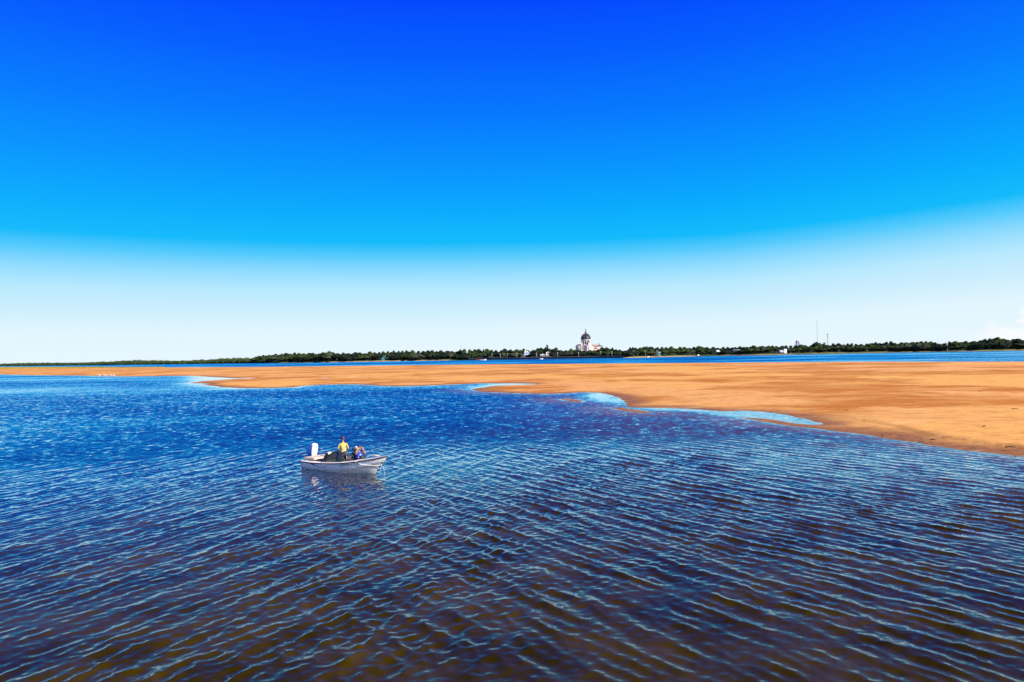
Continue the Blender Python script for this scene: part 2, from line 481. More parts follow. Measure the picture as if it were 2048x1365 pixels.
def wave_field(X, Y):
    r = np.hypot(X, Y); az_ = np.degrees(np.arctan2(X, Y))
    wr = np.random.default_rng(21)
    H = np.zeros_like(X); DX = np.zeros_like(X); DY = np.zeros_like(X)
    mB = 0.30 + 0.80 * sstep(az_, -24, 14); mA = 0.25 + 0.85 * sstep(-az_, -10, 22)
    gr = (0.45 + 1.1 * vnoise(X, Y, 0.09, 8, 2)) * (0.6 + 0.8 * vnoise(X, Y, 0.40, 18, 2))
    comps = []
    for i in range(26): comps.append((0, wr.normal(-17, 15), 0.32 * 2 ** (wr.random() * 1.9), 1.0))
    for i in range(26): comps.append((1, wr.normal(32, 11), 0.40 * 2 ** (wr.random() * 1.6), 1.0))
    for i in range(34): comps.append((2, wr.uniform(10, 170), 0.22 * 2 ** (wr.random() * 1.9), 0.50))
    for i in range(6): comps.append((2, wr.uniform(0, 180), 1.8 * 2 ** (wr.random() * 1.2), 0.45))
    tot = sum(c[3] ** 2 for c in comps if c[0] != 0) / 2
    s0 = 0.136 / math.sqrt(tot)
    for kind, ang, lam, w in comps:
        kk = 2 * math.pi / lam; a = math.radians(ang); kx, ky = kk * math.cos(a), kk * math.sin(a)
        ph = kx * X + ky * Y + wr.uniform(0, 6.283)
        fade = sstep(lam, 0.0, 0.02) * (1 - sstep(r * 0.0042 * 1.0, lam * 0.6, lam * 1.1))
        A = s0 * w / kk * (mA if kind == 0 else mB if kind == 1 else 1.0) * gr * fade
        s_, c_ = np.sin(ph), np.cos(ph)
        H += A * c_; DX -= A * s_ * math.cos(a) * 0.9; DY -= A * s_ * math.sin(a) * 0.9
    return H, DX, DY


def build_water():
    R1 = 64.0
    nc, nr = 1100, 720
    az_ = np.radians(np.linspace(-40, 40, nc)); t = np.linspace(0, 1, nr)
    r_ = 11.5 * (R1 / 11.5) ** (t * 0.75 + 0.25 * t * t)
    X = (r_[:, None] * np.sin(az_)[None]).ravel(); Y = (r_[:, None] * np.cos(az_)[None]).ravel()
    r = np.hypot(X, Y); aa = np.degrees(np.arctan2(X, Y))
    H, DX, DY = wave_field(X, Y)
    fade = (1 - sstep(r, 46, R1 - 1)) * (1 - sstep(np.abs(aa), 37.5, 39.5)) * sstep(r, 11.5, 12.5)
    P = np.stack([X, Y], 1); sd = np.full(len(X), -99.0)
    far = (r > 34) & (aa > 0)
    s_ = sdist(P[far], sand_poly)
    for isl in islands: s_ = np.maximum(s_, sdist(P[far], isl))
    sd[far] = s_
    calm = sstep(sd, -1.2, 0.2)
    fz = fade * (1 - calm * 0.9)
    V1 = np.stack([X + DX * fz, Y + DY * fz, H * fz], 1)
    sh_zone = G([(1050, 790), (1250, 812), (1480, 834), (1700, 866), (1900, 896), (2300, 946), (2500, 1080), (2048, 1000), (1600, 915), (1300, 870), (1050, 830)])
    zn = np.zeros(len(X)); m_ = r > 20; zn[m_] = sstep(sdist(P[m_], sh_zone), -9, 7) * 0.22
    rip1 = 1 - fade; calm1 = calm; shal1 = np.maximum(sstep(sd, -5, 0), zn)
    q1 = grid_quads(nr, nc)
    # far sector
    nc2, nr2 = 340, 320
    az2 = np.radians(np.linspace(-40, 40, nc2)); r2 = R1 * (9000 / R1) ** np.linspace(0, 1, nr2)
    X2 = (r2[:, None] * np.sin(az2)[None]).ravel(); Y2 = (r2[:, None] * np.cos(az2)[None]).ravel()
    P2 = np.stack([X2, Y2], 1); R2 = np.hypot(X2, Y2)
    sd2 = sdist(P2, sand_poly)
    for isl in islands: sd2 = np.maximum(sd2, sdist(P2, isl))
    calm2 = sstep(sd2, -np.clip(R2 * 0.010, 0.8, 5), 0.0)
    # sheltered pools and the shallow inlets behind the bars
    for pool, soft in ((G([(1455, 822), (1490, 820), (1564, 827), (1650, 850), (1595, 849), (1540, 841), (1509, 838), (1440, 834), (1400, 825)]), 1.5),
                       (G([(1165, 792), (1200, 784), (1216, 787), (1260, 803), (1240, 812), (1218, 806), (1180, 803)]), 3.0),
                       (G([(1262, 812), (1350, 815), (1440, 822), (1430, 829), (1380, 824), (1310, 822), (1285, 819)]), 1.5),
                       (G([(385, 753), (440, 752), (520, 757), (430, 763), (390, 764)]), 8), (G([(350, 768), (400, 765), (430, 773), (470, 778), (400, 773)]), 8),
                       (G([(930, 779), (985, 768), (1090, 766), (1000, 774), (960, 780)]), 5)):
        calm2 = np.maximum(calm2, sstep(sdist(P2, pool), -soft, soft * 0.6) * 0.97)
    shal2 = sstep(sd2, -8, 0)
    shal2 = np.maximum(shal2, sstep(sdist(P2, sh_zone), -9, 7) * 0.22)
    V2 = np.stack([X2, Y2, np.zeros_like(X2)], 1)
    o1 = len(V1); q2 = grid_quads(nr2, nc2, o1)
    # everything outside the sector: the river goes on behind and to the sides
    az3 = np.radians(np.linspace(40, 320, 80)); r3 = np.array([0.5, 11.5, 30, R1, 200, 700, 3000, 9000])
    X3 = (r3[:, None] * np.sin(az3)[None]).ravel(); Y3 = (r3[:, None] * np.cos(az3)[None]).ravel()
    V3 = np.stack([X3, Y3, np.zeros_like(X3)], 1); o2 = o1 + len(V2); q3 = grid_quads(len(r3), len(az3), o2)
    az4 = np.radians(np.linspace(-40, 40, 20)); r4 = np.array([0.5, 11.5])
    X4 = (r4[:, None] * np.sin(az4)[None]).ravel(); Y4 = (r4[:, None] * np.cos(az4)[None]).ravel()
    V4 = np.stack([X4, Y4, np.zeros_like(X4)], 1); o3 = o2 + len(V3); q4 = grid_quads(2, 20, o3)
    me = npmesh('river', np.vstack([V1, V2, V3, V4]), np.vstack([q1, q2, q3, q4]))
    one = np.ones(len(V3) + len(V4)); zero = np.zeros(len(V3) + len(V4))
    for nm, a, b, c in (('rip', rip1, np.ones(len(V2)), one), ('calm', calm1, calm2, zero), ('shallow', shal1, shal2, zero)):
        at = me.attributes.new(nm, 'FLOAT', 'POINT'); at.data.foreach_set('value', np.concatenate([a, b, c]).astype(np.float32))
    o = obj('river', me, water_material()); tag(o, kind='structure', label='rippled brown river reflecting the blue sky')


# ------------------------------------------------------------------ far bank
SHORE = [(-600, 744.5), (-200, 736.5), (0, 733), (130, 731.6), (260, 730), (400, 728.2), (510, 726.9), (560, 726.6), (640, 725.4), (700, 724.6), (800, 722.6), (900, 721.2), (960, 720.3), (1040, 719.2),
         (1120, 718), (1200, 716.8), (1260, 716.2), (1340, 714.2), (1420, 712.4), (1500, 711.4), (1560, 710.2), (1640, 708.2), (1700, 707.2), (1800, 705.4), (1900, 704.0), (2048, 701.4), (2200, 698.6), (2500, 693)]
SHORE_X = np.array([p[0] for p in SHORE], float); SHORE_Y = np.array([p[1] for p in SHORE], float)


def shore_at(px):
    return ground(px, float(np.interp(px, SHORE_X, SHORE_Y)))


def build_bank():
    xs = np.concatenate([np.linspace(-400, 2500, 500)])
    offs = [(-8, -0.5), (0, 0.02), (4, 0.5), (10, 1.3), (18, 1.7), (32, 2.0), (60, 2.4), (120, 3), (400, 4), (1200, 5), (6000, 5)]
    V = []; B = []
    for i, (o_, z_) in enumerate(offs):
        for px in xs:
            x, y = shore_at(px); r = math.hypot(x, y); f = (r + o_) / r
            zz = z_ + (mnoise.noise(Vector((x * 0.02, y * 0.02 + o_, 0))) * 0.3 if i > 1 else 0)
            if 0 < i < 5: f += mnoise.noise(Vector((x * 0.03, 3, 0))) * 3 / r
            V.append((x * f, y * f, zz))
            b = 1.0 if (640 < px < 900 or 1240 < px < 1400) and o_ < 5 else 0.3 if px > 1660 and o_ < 5 else 0.0
            b = max(b, 0.4 if (1440 < px < 1640) and o_ < 9 else 0.0)
            B.append(b)
    me = npmesh('far_bank', V, grid_quads(len(offs), len(xs)))
    a = me.attributes.new('beach', 'FLOAT', 'POINT'); a.data.foreach_set('value', np.array(B, np.float32))
    n = NT('bank_ground'); pos = n.node('ShaderNodeNewGeometry').outputs['Position']
    be = n.node('ShaderNodeAttribute', attribute_name='beach').outputs['Fac']
    no = n.noise(pos, 0.03, 4, 0.6); fi = n.noise(pos, 0.3, 3)
    g_ = n.mix(n.rng(no, 0.4, 0.6, 0, 1), (0.035, 0.05, 0.015), (0.13, 0.15, 0.03))
    s_ = n.mix(n.rng(fi, 0.3, 0.7, 0, 1), (0.45, 0.27, 0.12), (0.60, 0.42, 0.22))
    f = n.math('MULTIPLY', be, n.rng(no, 0.35, 0.5, 0.35, 1))
    n.put(n.b, 'Base Color', n.mix(f, g_, s_)); n.put(n.b, 'Roughness', 0.95)
    o = obj('far_bank', me, n.m); tag(o, kind='structure', label='low wooded far bank of the river')


# ------------------------------------------------------------------ foliage
def leaf_cloud(r_, lumps, count, size, flat=0.35):
    """leaf clumps spread over and through overlapping lumps; returns verts, quads"""
    V = []; Q = []
    areas = np.array([l[3] * l[3] for l in lumps]); pick = r_.choice(len(lumps), count, p=areas / areas.sum())
    d = r_.normal(size=(count, 3)); d /= np.linalg.norm(d, axis=1)[:, None]
    d[:, 2] = np.where(d[:, 2] < -0.35, -d[:, 2], d[:, 2])
    L = np.array([(l[0], l[1], l[2]) for l in lumps])[pick]; R = np.array([(l[3], l[3], l[4]) for l in lumps])[pick]
    rad = 1.0 - np.abs(r_.normal(size=(count, 1))) * 0.16 + (r_.random((count, 1)) < 0.08) * 0.12
    c = L + d * R * rad
    nrm = d + r_.normal(size=(count, 3)) * 0.55; nrm /= np.linalg.norm(nrm, axis=1)[:, None]
    a = np.cross(nrm, r_.normal(size=(count, 3))); a /= np.linalg.norm(a, axis=1)[:, None]; b = np.cross(nrm, a)
    s = size * (0.55 + 0.9 * r_.random((count, 1)))
    e = 0.6 + 0.5 * r_.random((count, 1))
    P = np.stack([c - a * s - b * s * e * .4, c + a * s * .3 - b * s * e, c + a * s + b * s * e * .3, c - a * s * .2 + b * s * e], 1).reshape(-1, 3)
    return P, np.arange(count * 4).reshape(-1, 4)


def core_mesh(lumps, k=0.80):
    bm = bmesh.new()
    for l in lumps:
        bmesh.ops.create_icosphere(bm, subdivisions=1, radius=1, matrix=Matrix.Translation(l[:3]) @ Matrix.Diagonal((l[3] * k, l[3] * k, l[4] * k, 1)))
    for v in bm.verts: v.co += Vector((mnoise.noise(v.co * 7), mnoise.noise(v.co * 7 + Vector((5, 0, 0))), mnoise.noise(v.co * 7 + Vector((0, 5, 0))))) * 0.03
    V = [tuple(v.co) for v in bm.verts]; bm.verts.index_update(); T = [[v.index for v in f.verts] for f in bm.faces]; bm.free()
    return np.array(V), np.array(T)


def leaf_material(name, c1, c2, coord_scale=0.35):
    n = NT(name); pos = n.node('ShaderNodeNewGeometry').outputs['Position']
    oi = n.node('ShaderNodeObjectInfo').outputs['Random']
    no = n.noise(pos, coord_scale, 3, 0.6); rnd = n.node('ShaderNodeNewGeometry').outputs['Random Per Island']
    f = n.math('ADD', n.math('MULTIPLY', rnd, 0.55), n.math('MULTIPLY', no, 0.6), clamp=True)
    f = n.math('ADD', f, n.math('MULTIPLY', n.math('SUBTRACT', oi, 0.5), 0.35), clamp=True)
    n.put(n.b, 'Base Color', n.mix(f, c1, c2)); n.put(n.b, 'Roughness', 0.75); n.put(n.b, 'Specular IOR Level', 0.15)
    return n.m


M_DARK = leaf_material('foliage_dark', (0.004, 0.010, 0.008), (0.030, 0.052, 0.026))
M_MID = leaf_material('foliage_green', (0.010, 0.026, 0.008), (0.075, 0.115, 0.032))
M_PALE = leaf_material('foliage_pale', (0.020, 0.032, 0.018), (0.130, 0.150, 0.080))
M_BARK = mat('bark', (0.16, 0.12, 0.09), 0.9, scale=3)
M_PALEBARK = mat('pale_bark', (0.42, 0.38, 0.32), 0.9, scale=3)


def crown_variants():
    out = {'round': [], 'tall': [], 'shrub': []}
    for v in range(7):
        r_ = np.random.default_rng(100 + v); lumps = [(0, 0, 0.60, 0.30, 0.27)]
        for i in range(r_.integers(7, 11)):
            a = r_.uniform(0, 6.28); q = r_.uniform(0.18, 0.40); s = r_.uniform(0.13, 0.22)
            lumps.append((q * math.cos(a), q * math.sin(a), r_.uniform(0.36, 0.84 - s * 0.3 - q * 0.35), s, s * 0.85))
        lumps.append((r_.uniform(-.12, .12), r_.uniform(-.1, .1), 0.82, 0.17, 0.16))
        out['round'].append(lumps)
    for v in range(3):
        r_ = np.random.default_rng(200 + v); lumps = []
        for i in range(8):
            z = 0.25 + i * 0.085; s = (0.21 - i * 0.014) * r_.uniform(.8, 1.15)
            lumps.append((r_.uniform(-.06, .06), r_.uniform(-.06, .06), z, s, s * 0.8))
        out['tall'].append(lumps)
    for v in range(3):
        r_ = np.random.default_rng(300 + v); lumps = []
        for i in range(9):
            a = r_.uniform(0, 6.28); q = r_.uniform(0.0, 0.42); s = r_.uniform(0.2, 0.34)
            lumps.append((q * math.cos(a), q * math.sin(a), r_.uniform(0.25, 0.62), s, s * r_.uniform(.8, 1.15)))
        out['shrub'].append(lumps)
    res = {}
    for kind, lst in out.items():
        res[kind] = []
        for v, lumps in enumerate(lst):
            r_ = np.random.default_rng(900 + v)
            P, Q = leaf_cloud(r_, lumps, {'round': 950, 'tall': 620, 'shrub': 480}[kind], {'round': 0.034, 'tall': 0.036, 'shrub': 0.060}[kind])
            C, T = core_mesh(lumps)
            res[kind].append((np.vstack([P, C]), Q, T + len(P)))
    return res


CROWNS = crown_variants()
CROWN_ME = {}


def crown_mesh(kind, v, m):
    key = (kind, v, m.name)
    if key not in CROWN_ME:
        V, Q, T = CROWNS[kind][v]
        me = npmesh('crown', V, Q, T, smooth=False); me.materials.append(m); CROWN_ME[key] = me
    return CROWN_ME[key]


def trunk_mesh(m, key, r=0.022):
    if ('trunk', key) not in CROWN_ME:
        b = MB(); b.tube([(0, 0, -0.03), (0.01, 0, 0.2), (-0.01, 0.01, 0.45), (0, 0, 0.66)], r, 7, r * 0.45)
        for a in (0.4, 2.3, 4.4): b.tube([(0, 0, 0.36), (0.12 * math.cos(a), 0.12 * math.sin(a), 0.50), (0.26 * math.cos(a), 0.26 * math.sin(a), 0.62)], r * 0.5, 5, r * 0.2)
        me = b.mesh('trunk'); me.materials.append(m); CROWN_ME[('trunk', key)] = me
    return CROWN_ME[('trunk', key)]


def palm_meshes():
    b = MB(); b.tube([(0, 0, -0.02), (0.01, 0, 0.4), (0.0, 0, 0.82)], 0.022, 7, 0.014); t = b.mesh('trunk'); t.materials.append(M_PALEBARK)
    V = []; Q = []; r_ = random.Random(5)
    for i in range(26):
        a = i * 2.4; up = r_.uniform(-0.3, 1.0); L = r_.uniform(0.22, 0.3); prev = None
        for s in range(6):
            u = s / 5; rr = L * u * math.cos(up * 0.7); z = 0.82 + L * math.sin(up) * u - 0.30 * L * u * u * 2
            w = 0.030 * math.sin(math.pi * min(0.95, u * 0.9 + 0.1))
            p = (rr * math.cos(a), rr * math.sin(a), z); side = (-math.sin(a) * w, math.cos(a) * w)
            V += [(p[0] - side[0], p[1] - side[1], z - w * 0.6), (p[0] + side[0], p[1] + side[1], z - w * 0.6)]
            if prev is not None: Q.append((prev, prev + 1, len(V) - 1, len(V) - 2))
            prev = len(V) - 2
    c = npmesh('crown', V, Q, smooth=False); c.materials.append(M_MID)
    return t, c


PALM_T, PALM_C = palm_meshes()
TREES_N = [0]


def tree(x, y, z, h, w, kind, v, m, label, group, bark=None, name=None):
    o = empty(name or {'round': 'broadleaf_tree', 'tall': 'cypress_tree', 'shrub': 'shrub', 'palm': 'palm_tree'}[kind], (x, y, z), random.uniform(0, 6.28), (w, w, h))
    if kind == 'palm':
        link(bpy.data.objects.new('trunk', PALM_T), o); link(bpy.data.objects.new('crown', PALM_C), o); cat = 'tree'
    else:
        if kind != 'shrub':
            bk = bark or M_BARK
            link(bpy.data.objects.new('trunk', trunk_mesh(bk, bk.name)), o)
        link(bpy.data.objects.new('crown' if kind != 'shrub' else 'foliage', crown_mesh(kind, v, m)), o); cat = 'tree' if kind != 'shrub' else 'shrub'
    tag(o, label, cat, group); TREES_N[0] += 1
    return o


TOPS = [(517, 712), (530, 709), (545, 708.5), (560, 707), (573, 705), (585, 707), (600, 705), (612, 705.5), (630, 707), (645, 705.5), (660, 701.5), (675, 705), (690, 706), (700, 704.5), (715, 706), (730, 705),
        (745, 702.5), (760, 704), (770, 703), (782, 702), (800, 703), (812, 701.5), (831, 700.5), (845, 701.5), (862, 700.5), (871, 702), (885, 700), (900, 702.5), (915, 702), (929, 698.5), (940, 699), (958, 698.3),
        (972, 697.5), (980, 700), (995, 702), (1010, 698.5), (1026, 697), (1035, 701), (1042, 697), (1055, 699), (1066, 701), (1076, 696), (1085, 695), (1095, 696), (1112, 693.5), (1122, 699), (1133, 701), (1145, 697.5),
        (1155, 699), (1168, 701), (1175, 698), (1190, 700), (1200, 696), (1215, 693.5), (1226, 695), (1236, 699), (1244, 698), (1252, 700), (1265, 693.5), (1275, 697), (1285, 695), (1300, 693.8), (1320, 694.3), (1338, 693), (1350, 695.5), (1361, 693),
        (1380, 695), (1395, 692), (1402, 691.5), (1415, 693), (1430, 695.5), (1445, 693), (1462, 693.5), (1474, 696), (1484, 693), (1500, 692), (1515, 692.5), (1526, 690), (1545, 692), (1555, 691.5), (1570, 692), (1584, 691), (1600, 689), (1612, 689),
        (1622, 690), (1634, 685.5), (1645, 688), (1655, 689), (1670, 686.5), (1685, 688), (1700, 687), (1718, 687.5), (1735, 686), (1751, 685), (1768, 685), (1782, 683), (1800, 685.5), (1815, 686), (1830, 683.5), (1852, 682), (1866, 683), (1877, 686),
        (1890, 687), (1900, 684), (1908, 680.5), (1925, 683), (1941, 683), (1955, 683), (1968, 679.5), (1985, 676), (2002, 674), (2011, 678), (2020, 679), (2033, 677), (2048, 678), (2070, 677), (2100, 677), (2200, 674)]
TX = np.array([p[0] for p in TOPS], float); TY = np.array([p[1] for p in TOPS], float)


def section(px):
    for lim, s in ((610, 'on the left tip of the wooded headland'), (700, 'behind the start of the pink beach'), (762, 'left of the teal kiosk'), (830, 'right of the teal kiosk'),
                   (880, 'left of the pale hut'), (940, 'between pale hut and moored boats'), (1005, 'above the red moored boats'), (1048, 'left of the blue and white house'),
                   (1095, 'between blue house and pavilion'), (1150, 'between pavilion and domed basilica'), (1210, 'in front of the domed basilica'), (1260, 'just right of the domed basilica'),
                   (1318, 'left of the turquoise kiosk'), (1380, 'right of the turquoise kiosk'), (1436, 'left of the gabled house'), (1500, 'around the flat roofed house'), (1560, 'left of the white villa'),
                   (1600, 'right of the white villa'), (1656, 'below the radio masts'), (1720, 'right of the shorter radio mast'), (1790, 'left of the shaded bungalow'), (1850, 'behind the shaded bungalow'), (1893, 'left of the bare pale trunk'),
                   (1950, 'right of the bare pale trunk'), (9999, 'at the right end of the bank')):
        if px < lim: return s


def plant_trees():
    rnd = random.Random(3); px = 519.0
    spots = []
    while px < 2150:
        top = float(np.interp(px, TX, TY)); step = rnd.uniform(7.4, 11.5)
        spots.append((px, top + rnd.uniform(-1.6, 1.6), rnd.uniform(26, 48), 'back', step)); px += step
    px = 517.0
    while px < 2150:
        top = float(np.interp(px, TX, TY)); base = float(np.interp(px, SHORE_X, SHORE_Y)) - 1.5
        step = rnd.uniform(8.5, 14)
        frac = rnd.uniform(0.62, 0.92)
        if (1040 < px < 1062) or (1076 < px < 1106) or (1552 < px < 1576) or 1428 < px < 1442 or 1462 < px < 1484 or 758 < px < 774 or 1310 < px < 1324: px += step; continue
        spots.append((px, base - (base - top) * frac, rnd.uniform(12, 22), 'front', step)); px += step
    todo = []
    for px, top, off, row, step in sorted(spots):
        x, y = shore_at(px); r = math.hypot(x, y); f = (r + off) / r; x *= f; y *= f
        p = at_depth(px, top, y); zb = 1.7 if row == 'front' else 2.0; h = max(2.5, p.z - zb)
        q = rnd.random(); w = step * r / F_PX * rnd.uniform(1.6, 3.3)
        kind, v, m, desc = 'round', rnd.randrange(7), M_DARK, 'dark rounded tree'
        if row == 'front':
            if q < (0.55 if 1240 < px < 1650 else 0.35): m = M_MID; desc = 'lower green leafy tree'
            elif q < (0.7 if 1240 < px < 1650 else 0.5): m = M_PALE; desc = 'pale dusty green tree'
            elif q < 0.58 and 960 < px < 1700: kind = 'palm'; desc = 'palm tree'; w = h * rnd.uniform(.9, 1.1)
            if kind == 'round' and q > 0.82: kind = 'shrub'; v = rnd.randrange(3); desc = 'broad dark bush'; h *= 0.8
            if kind == 'round' and desc.startswith('dark'): desc = 'lower dark leafy tree'
        else:
            if q < 0.22: m = M_MID; desc = 'tall green leafy tree'
            elif q < 0.28: kind = 'tall'; v = rnd.randrange(3); desc = 'narrow tall dark tree'; w *= 1.1; h *= 1.03
            else: desc = 'tall dark rounded tree'
        sec = section(px)
        todo.append((x, y, zb, h, w, kind, v, m, desc, sec, M_PALEBARK if q > 0.7 else M_BARK))
    count = {}; seen = {}
    for a in todo: count[(a[8], a[9])] = count.get((a[8], a[9]), 0) + 1
    ordn = 'first second third fourth fifth sixth seventh eighth ninth tenth eleventh twelfth thirteenth fourteenth fifteenth sixteenth seventeenth eighteenth nineteenth twentieth'.split()
    for x, y, zb, h, w, kind, v, m, desc, sec, bk in todo:
        key = (desc, sec); seen[key] = i = seen.get(key, 0) + 1; n_ = count[key]
        lab = f'{desc} {sec}' if n_ == 1 else f'{ordn[i - 1]} {desc} from left {sec}' if i <= 20 else f'far right {desc} {sec}'
        tree(x, y, zb, h, w, kind, v, m, lab, f'{desc}s {sec}'.replace('bushs', 'bushes'), bark=bk)
    # single trees one can point to
    for px, top, off, w, kind, m, lab in ((1095, 687.5, 60, 6.5, 'tall', M_DARK, 'pointed dark conifer standing above the trees left of the basilica'),
                                     (1265, 693, 30, 6, 'tall', M_DARK, 'small dark topped tree rising right of the basilica'),
                                     (1635, 683.8, 70, 9, 'round', M_DARK, 'dark tuft of tree at the foot of the tall thin mast'),
                                     (1649, 682.4, 60, 5, 'palm', M_DARK, 'leaning palm crown between the two radio masts'),
                                     (1631, 682.2, 60, 4, 'palm', M_DARK, 'small palm crown just left of the tall thin mast'),
                                     (1402, 691, 35, 7, 'tall', M_MID, 'upright green treetop above the pale green trees right of the basilica')):
        x, y = shore_at(px); r = math.hypot(x, y); f = (r + off) / r; x *= f; y *= f
        h = at_depth(px, top, y).z - 2
        tree(x, y, 2, h, h * 0.9 if kind == 'palm' else w * 1.4, kind, 0, m, lab, None, name='conifer_tree' if 'conifer' in lab else None)


def joined_foliage(name, pts, count, size, m, label):
    """uncountable foliage as one object: pts = (x, y, z, radius, height)"""
    r_ = np.random.default_rng(5); lumps = [(p[0], p[1], p[2], p[3], p[4]) for p in pts]
    P, Q = leaf_cloud(r_, lumps, count, size)
    C, T = [], []; off = len(P)
    for l in lumps:
        V, t = core_mesh([(0, 0, 0, l[3], l[4])], 0.85); V = V + np.array(l[:3]); C.append(V); T.append(t + off); off += len(V)
    me = npmesh(name, np.vstack([P] + C), Q, np.vstack(T), smooth=False)
    return tag(obj(name, me, m), label=label, kind='stuff')


def far_wood():
    rnd = random.Random(8); pts = []
    px = -150
    while px < 530:
        x, y = shore_at(px); r = math.hypot(x, y)
        for row in range(2):
            f = (r + 6 + row * 25 + rnd.uniform(0, 12)) / r; s = rnd.uniform(3.2, 6.0)
            hh = rnd.uniform(2.8, 4.4) * (1 + 0.22 * math.sin(px * 0.03))
            pts.append((x * f, y * f, 1.2 + row * 1.0 + hh * 0.45, s * 1.3, hh * (1.0 + 0.1 * row)))
        px += rnd.uniform(1.6, 3.2)
    o = joined_foliage('distant_wood', pts, 42000, 0.62, M_MID, 'low dense distant wood along the far bank at the left')
    # undergrowth that closes the foot of the tree belt
    pts = []; px = 517
    while px < 2160:
        if not (1040 < px < 1062 or 1076 < px < 1106 or 1552 < px < 1580 or 1312 < px < 1322 or 760 < px < 772):
            x, y = shore_at(px); r = math.hypot(x, y); f = (r + rnd.uniform(14, 24)) / r; s = rnd.uniform(2.0, 4.2)
            pts.append((x * f, y * f, 1.7, s * 1.2, s * 0.95))
            if rnd.random() < 0.8:
                f = (r + rnd.uniform(34, 55)) / r; pts.append((x * f, y * f, 3.2, 6, 5.0))
        px += rnd.uniform(3.0, 5.5)
    joined_foliage('undergrowth', pts, 30000, 0.45, M_DARK, 'dark undergrowth below the trees on the far bank')


def marsh_grass():
    r_ = np.random.default_rng(4); n = 26000
    px = r_.uniform(-200, 330, n); px = np.where(r_.random(n) < 0.75, r_.uniform(-200, 215, n), px)
    t = r_.random(n)
    V = []; Q = []
    y0 = 737.9 - 0.0064 * np.clip(px, 0, 400) + (px > 180) * (px - 180) * -0.012
    far = 735.2
    P = []
    for i in range(n):
        yy = y0[i] + (far + 0.3 - y0[i]) * t[i]
        x, y = ground(px[i], yy, 0.3); P.append((x, y))
    P = np.array(P); h = r_.uniform(0.5, 1.15, n) * np.clip((330 - px) / 130, 0.3, 1); w = r_.uniform(0.25, 0.6, n); a = r_.uniform(0, 3.14, n)
    lean = r_.normal(size=(n, 2)) * 0.15
    dx, dy = np.cos(a) * w, np.sin(a) * w
    V = np.stack([np.stack([P[:, 0] - dx, P[:, 1] - dy, np.full(n, .2)], 1), np.stack([P[:, 0] + dx, P[:, 1] + dy, np.full(n, .2)], 1),
                  np.stack([P[:, 0] + dx * .35 + lean[:, 0], P[:, 1] + dy * .35 + lean[:, 1], .3 + h], 1), np.stack([P[:, 0] - dx * .35 + lean[:, 0], P[:, 1] - dy * .35, .3 + h * .9], 1)], 1).reshape(-1, 3)
    me = npmesh('marsh_grass', V, np.arange(n * 4).reshape(-1, 4), smooth=False)
    m = leaf_material('marsh_green', (0.17, 0.15, 0.008), (0.42, 0.32, 0.03), 0.05)
    tag(obj('marsh_grass', me, m), label='strip of yellow green marsh grass on the far edge of the sandbar', kind='stuff')


# ------------------------------------------------------------------ materials for built things
M_WALL = mat('pale_plaster', (0.74, 0.64, 0.62), 0.85, scale=0.3)
M_WHITE = mat('white_paint', (0.80, 0.80, 0.80), 0.6, scale=0.5, var=0.05)
M_PINK = mat('pink_stone', (0.66, 0.42, 0.37), 0.85, scale=0.3)
M_DOME = mat('dome_metal', (0.010, 0.009, 0.026), 0.45, metal=0.0, scale=0.4)
M_RIB = mat('dome_rib_metal', (0.10, 0.08, 0.085), 0.5)
M_GLASS = mat('dark_glass', (0.03, 0.04, 0.06), 0.12)
M_ROOF = mat('blue_grey_roof', (0.10, 0.13, 0.22), 0.6)
M_DARKROOF = mat('dark_roof', (0.06, 0.05, 0.06), 0.7)
M_TEAL = mat('teal_paint', (0.05, 0.30, 0.33), 0.6)
M_STONE = mat('river_wall_stone', (0.055, 0.05, 0.05), 0.9, scale=0.6, var=0.3)
M_COPING = mat('coping_stone', (0.33, 0.29, 0.25), 0.9)
M_STEEL = mat('galvanised_steel', (0.45, 0.47, 0.50), 0.5, metal=0.4)
M_RUST = mat('dark_steel', (0.12, 0.11, 0.13), 0.6, metal=0.3)
M_RED = mat('red_hull_paint', (0.45, 0.06, 0.05), 0.5)
M_BRONZE = mat('bronze', (0.10, 0.11, 0.10), 0.5, metal=0.5)


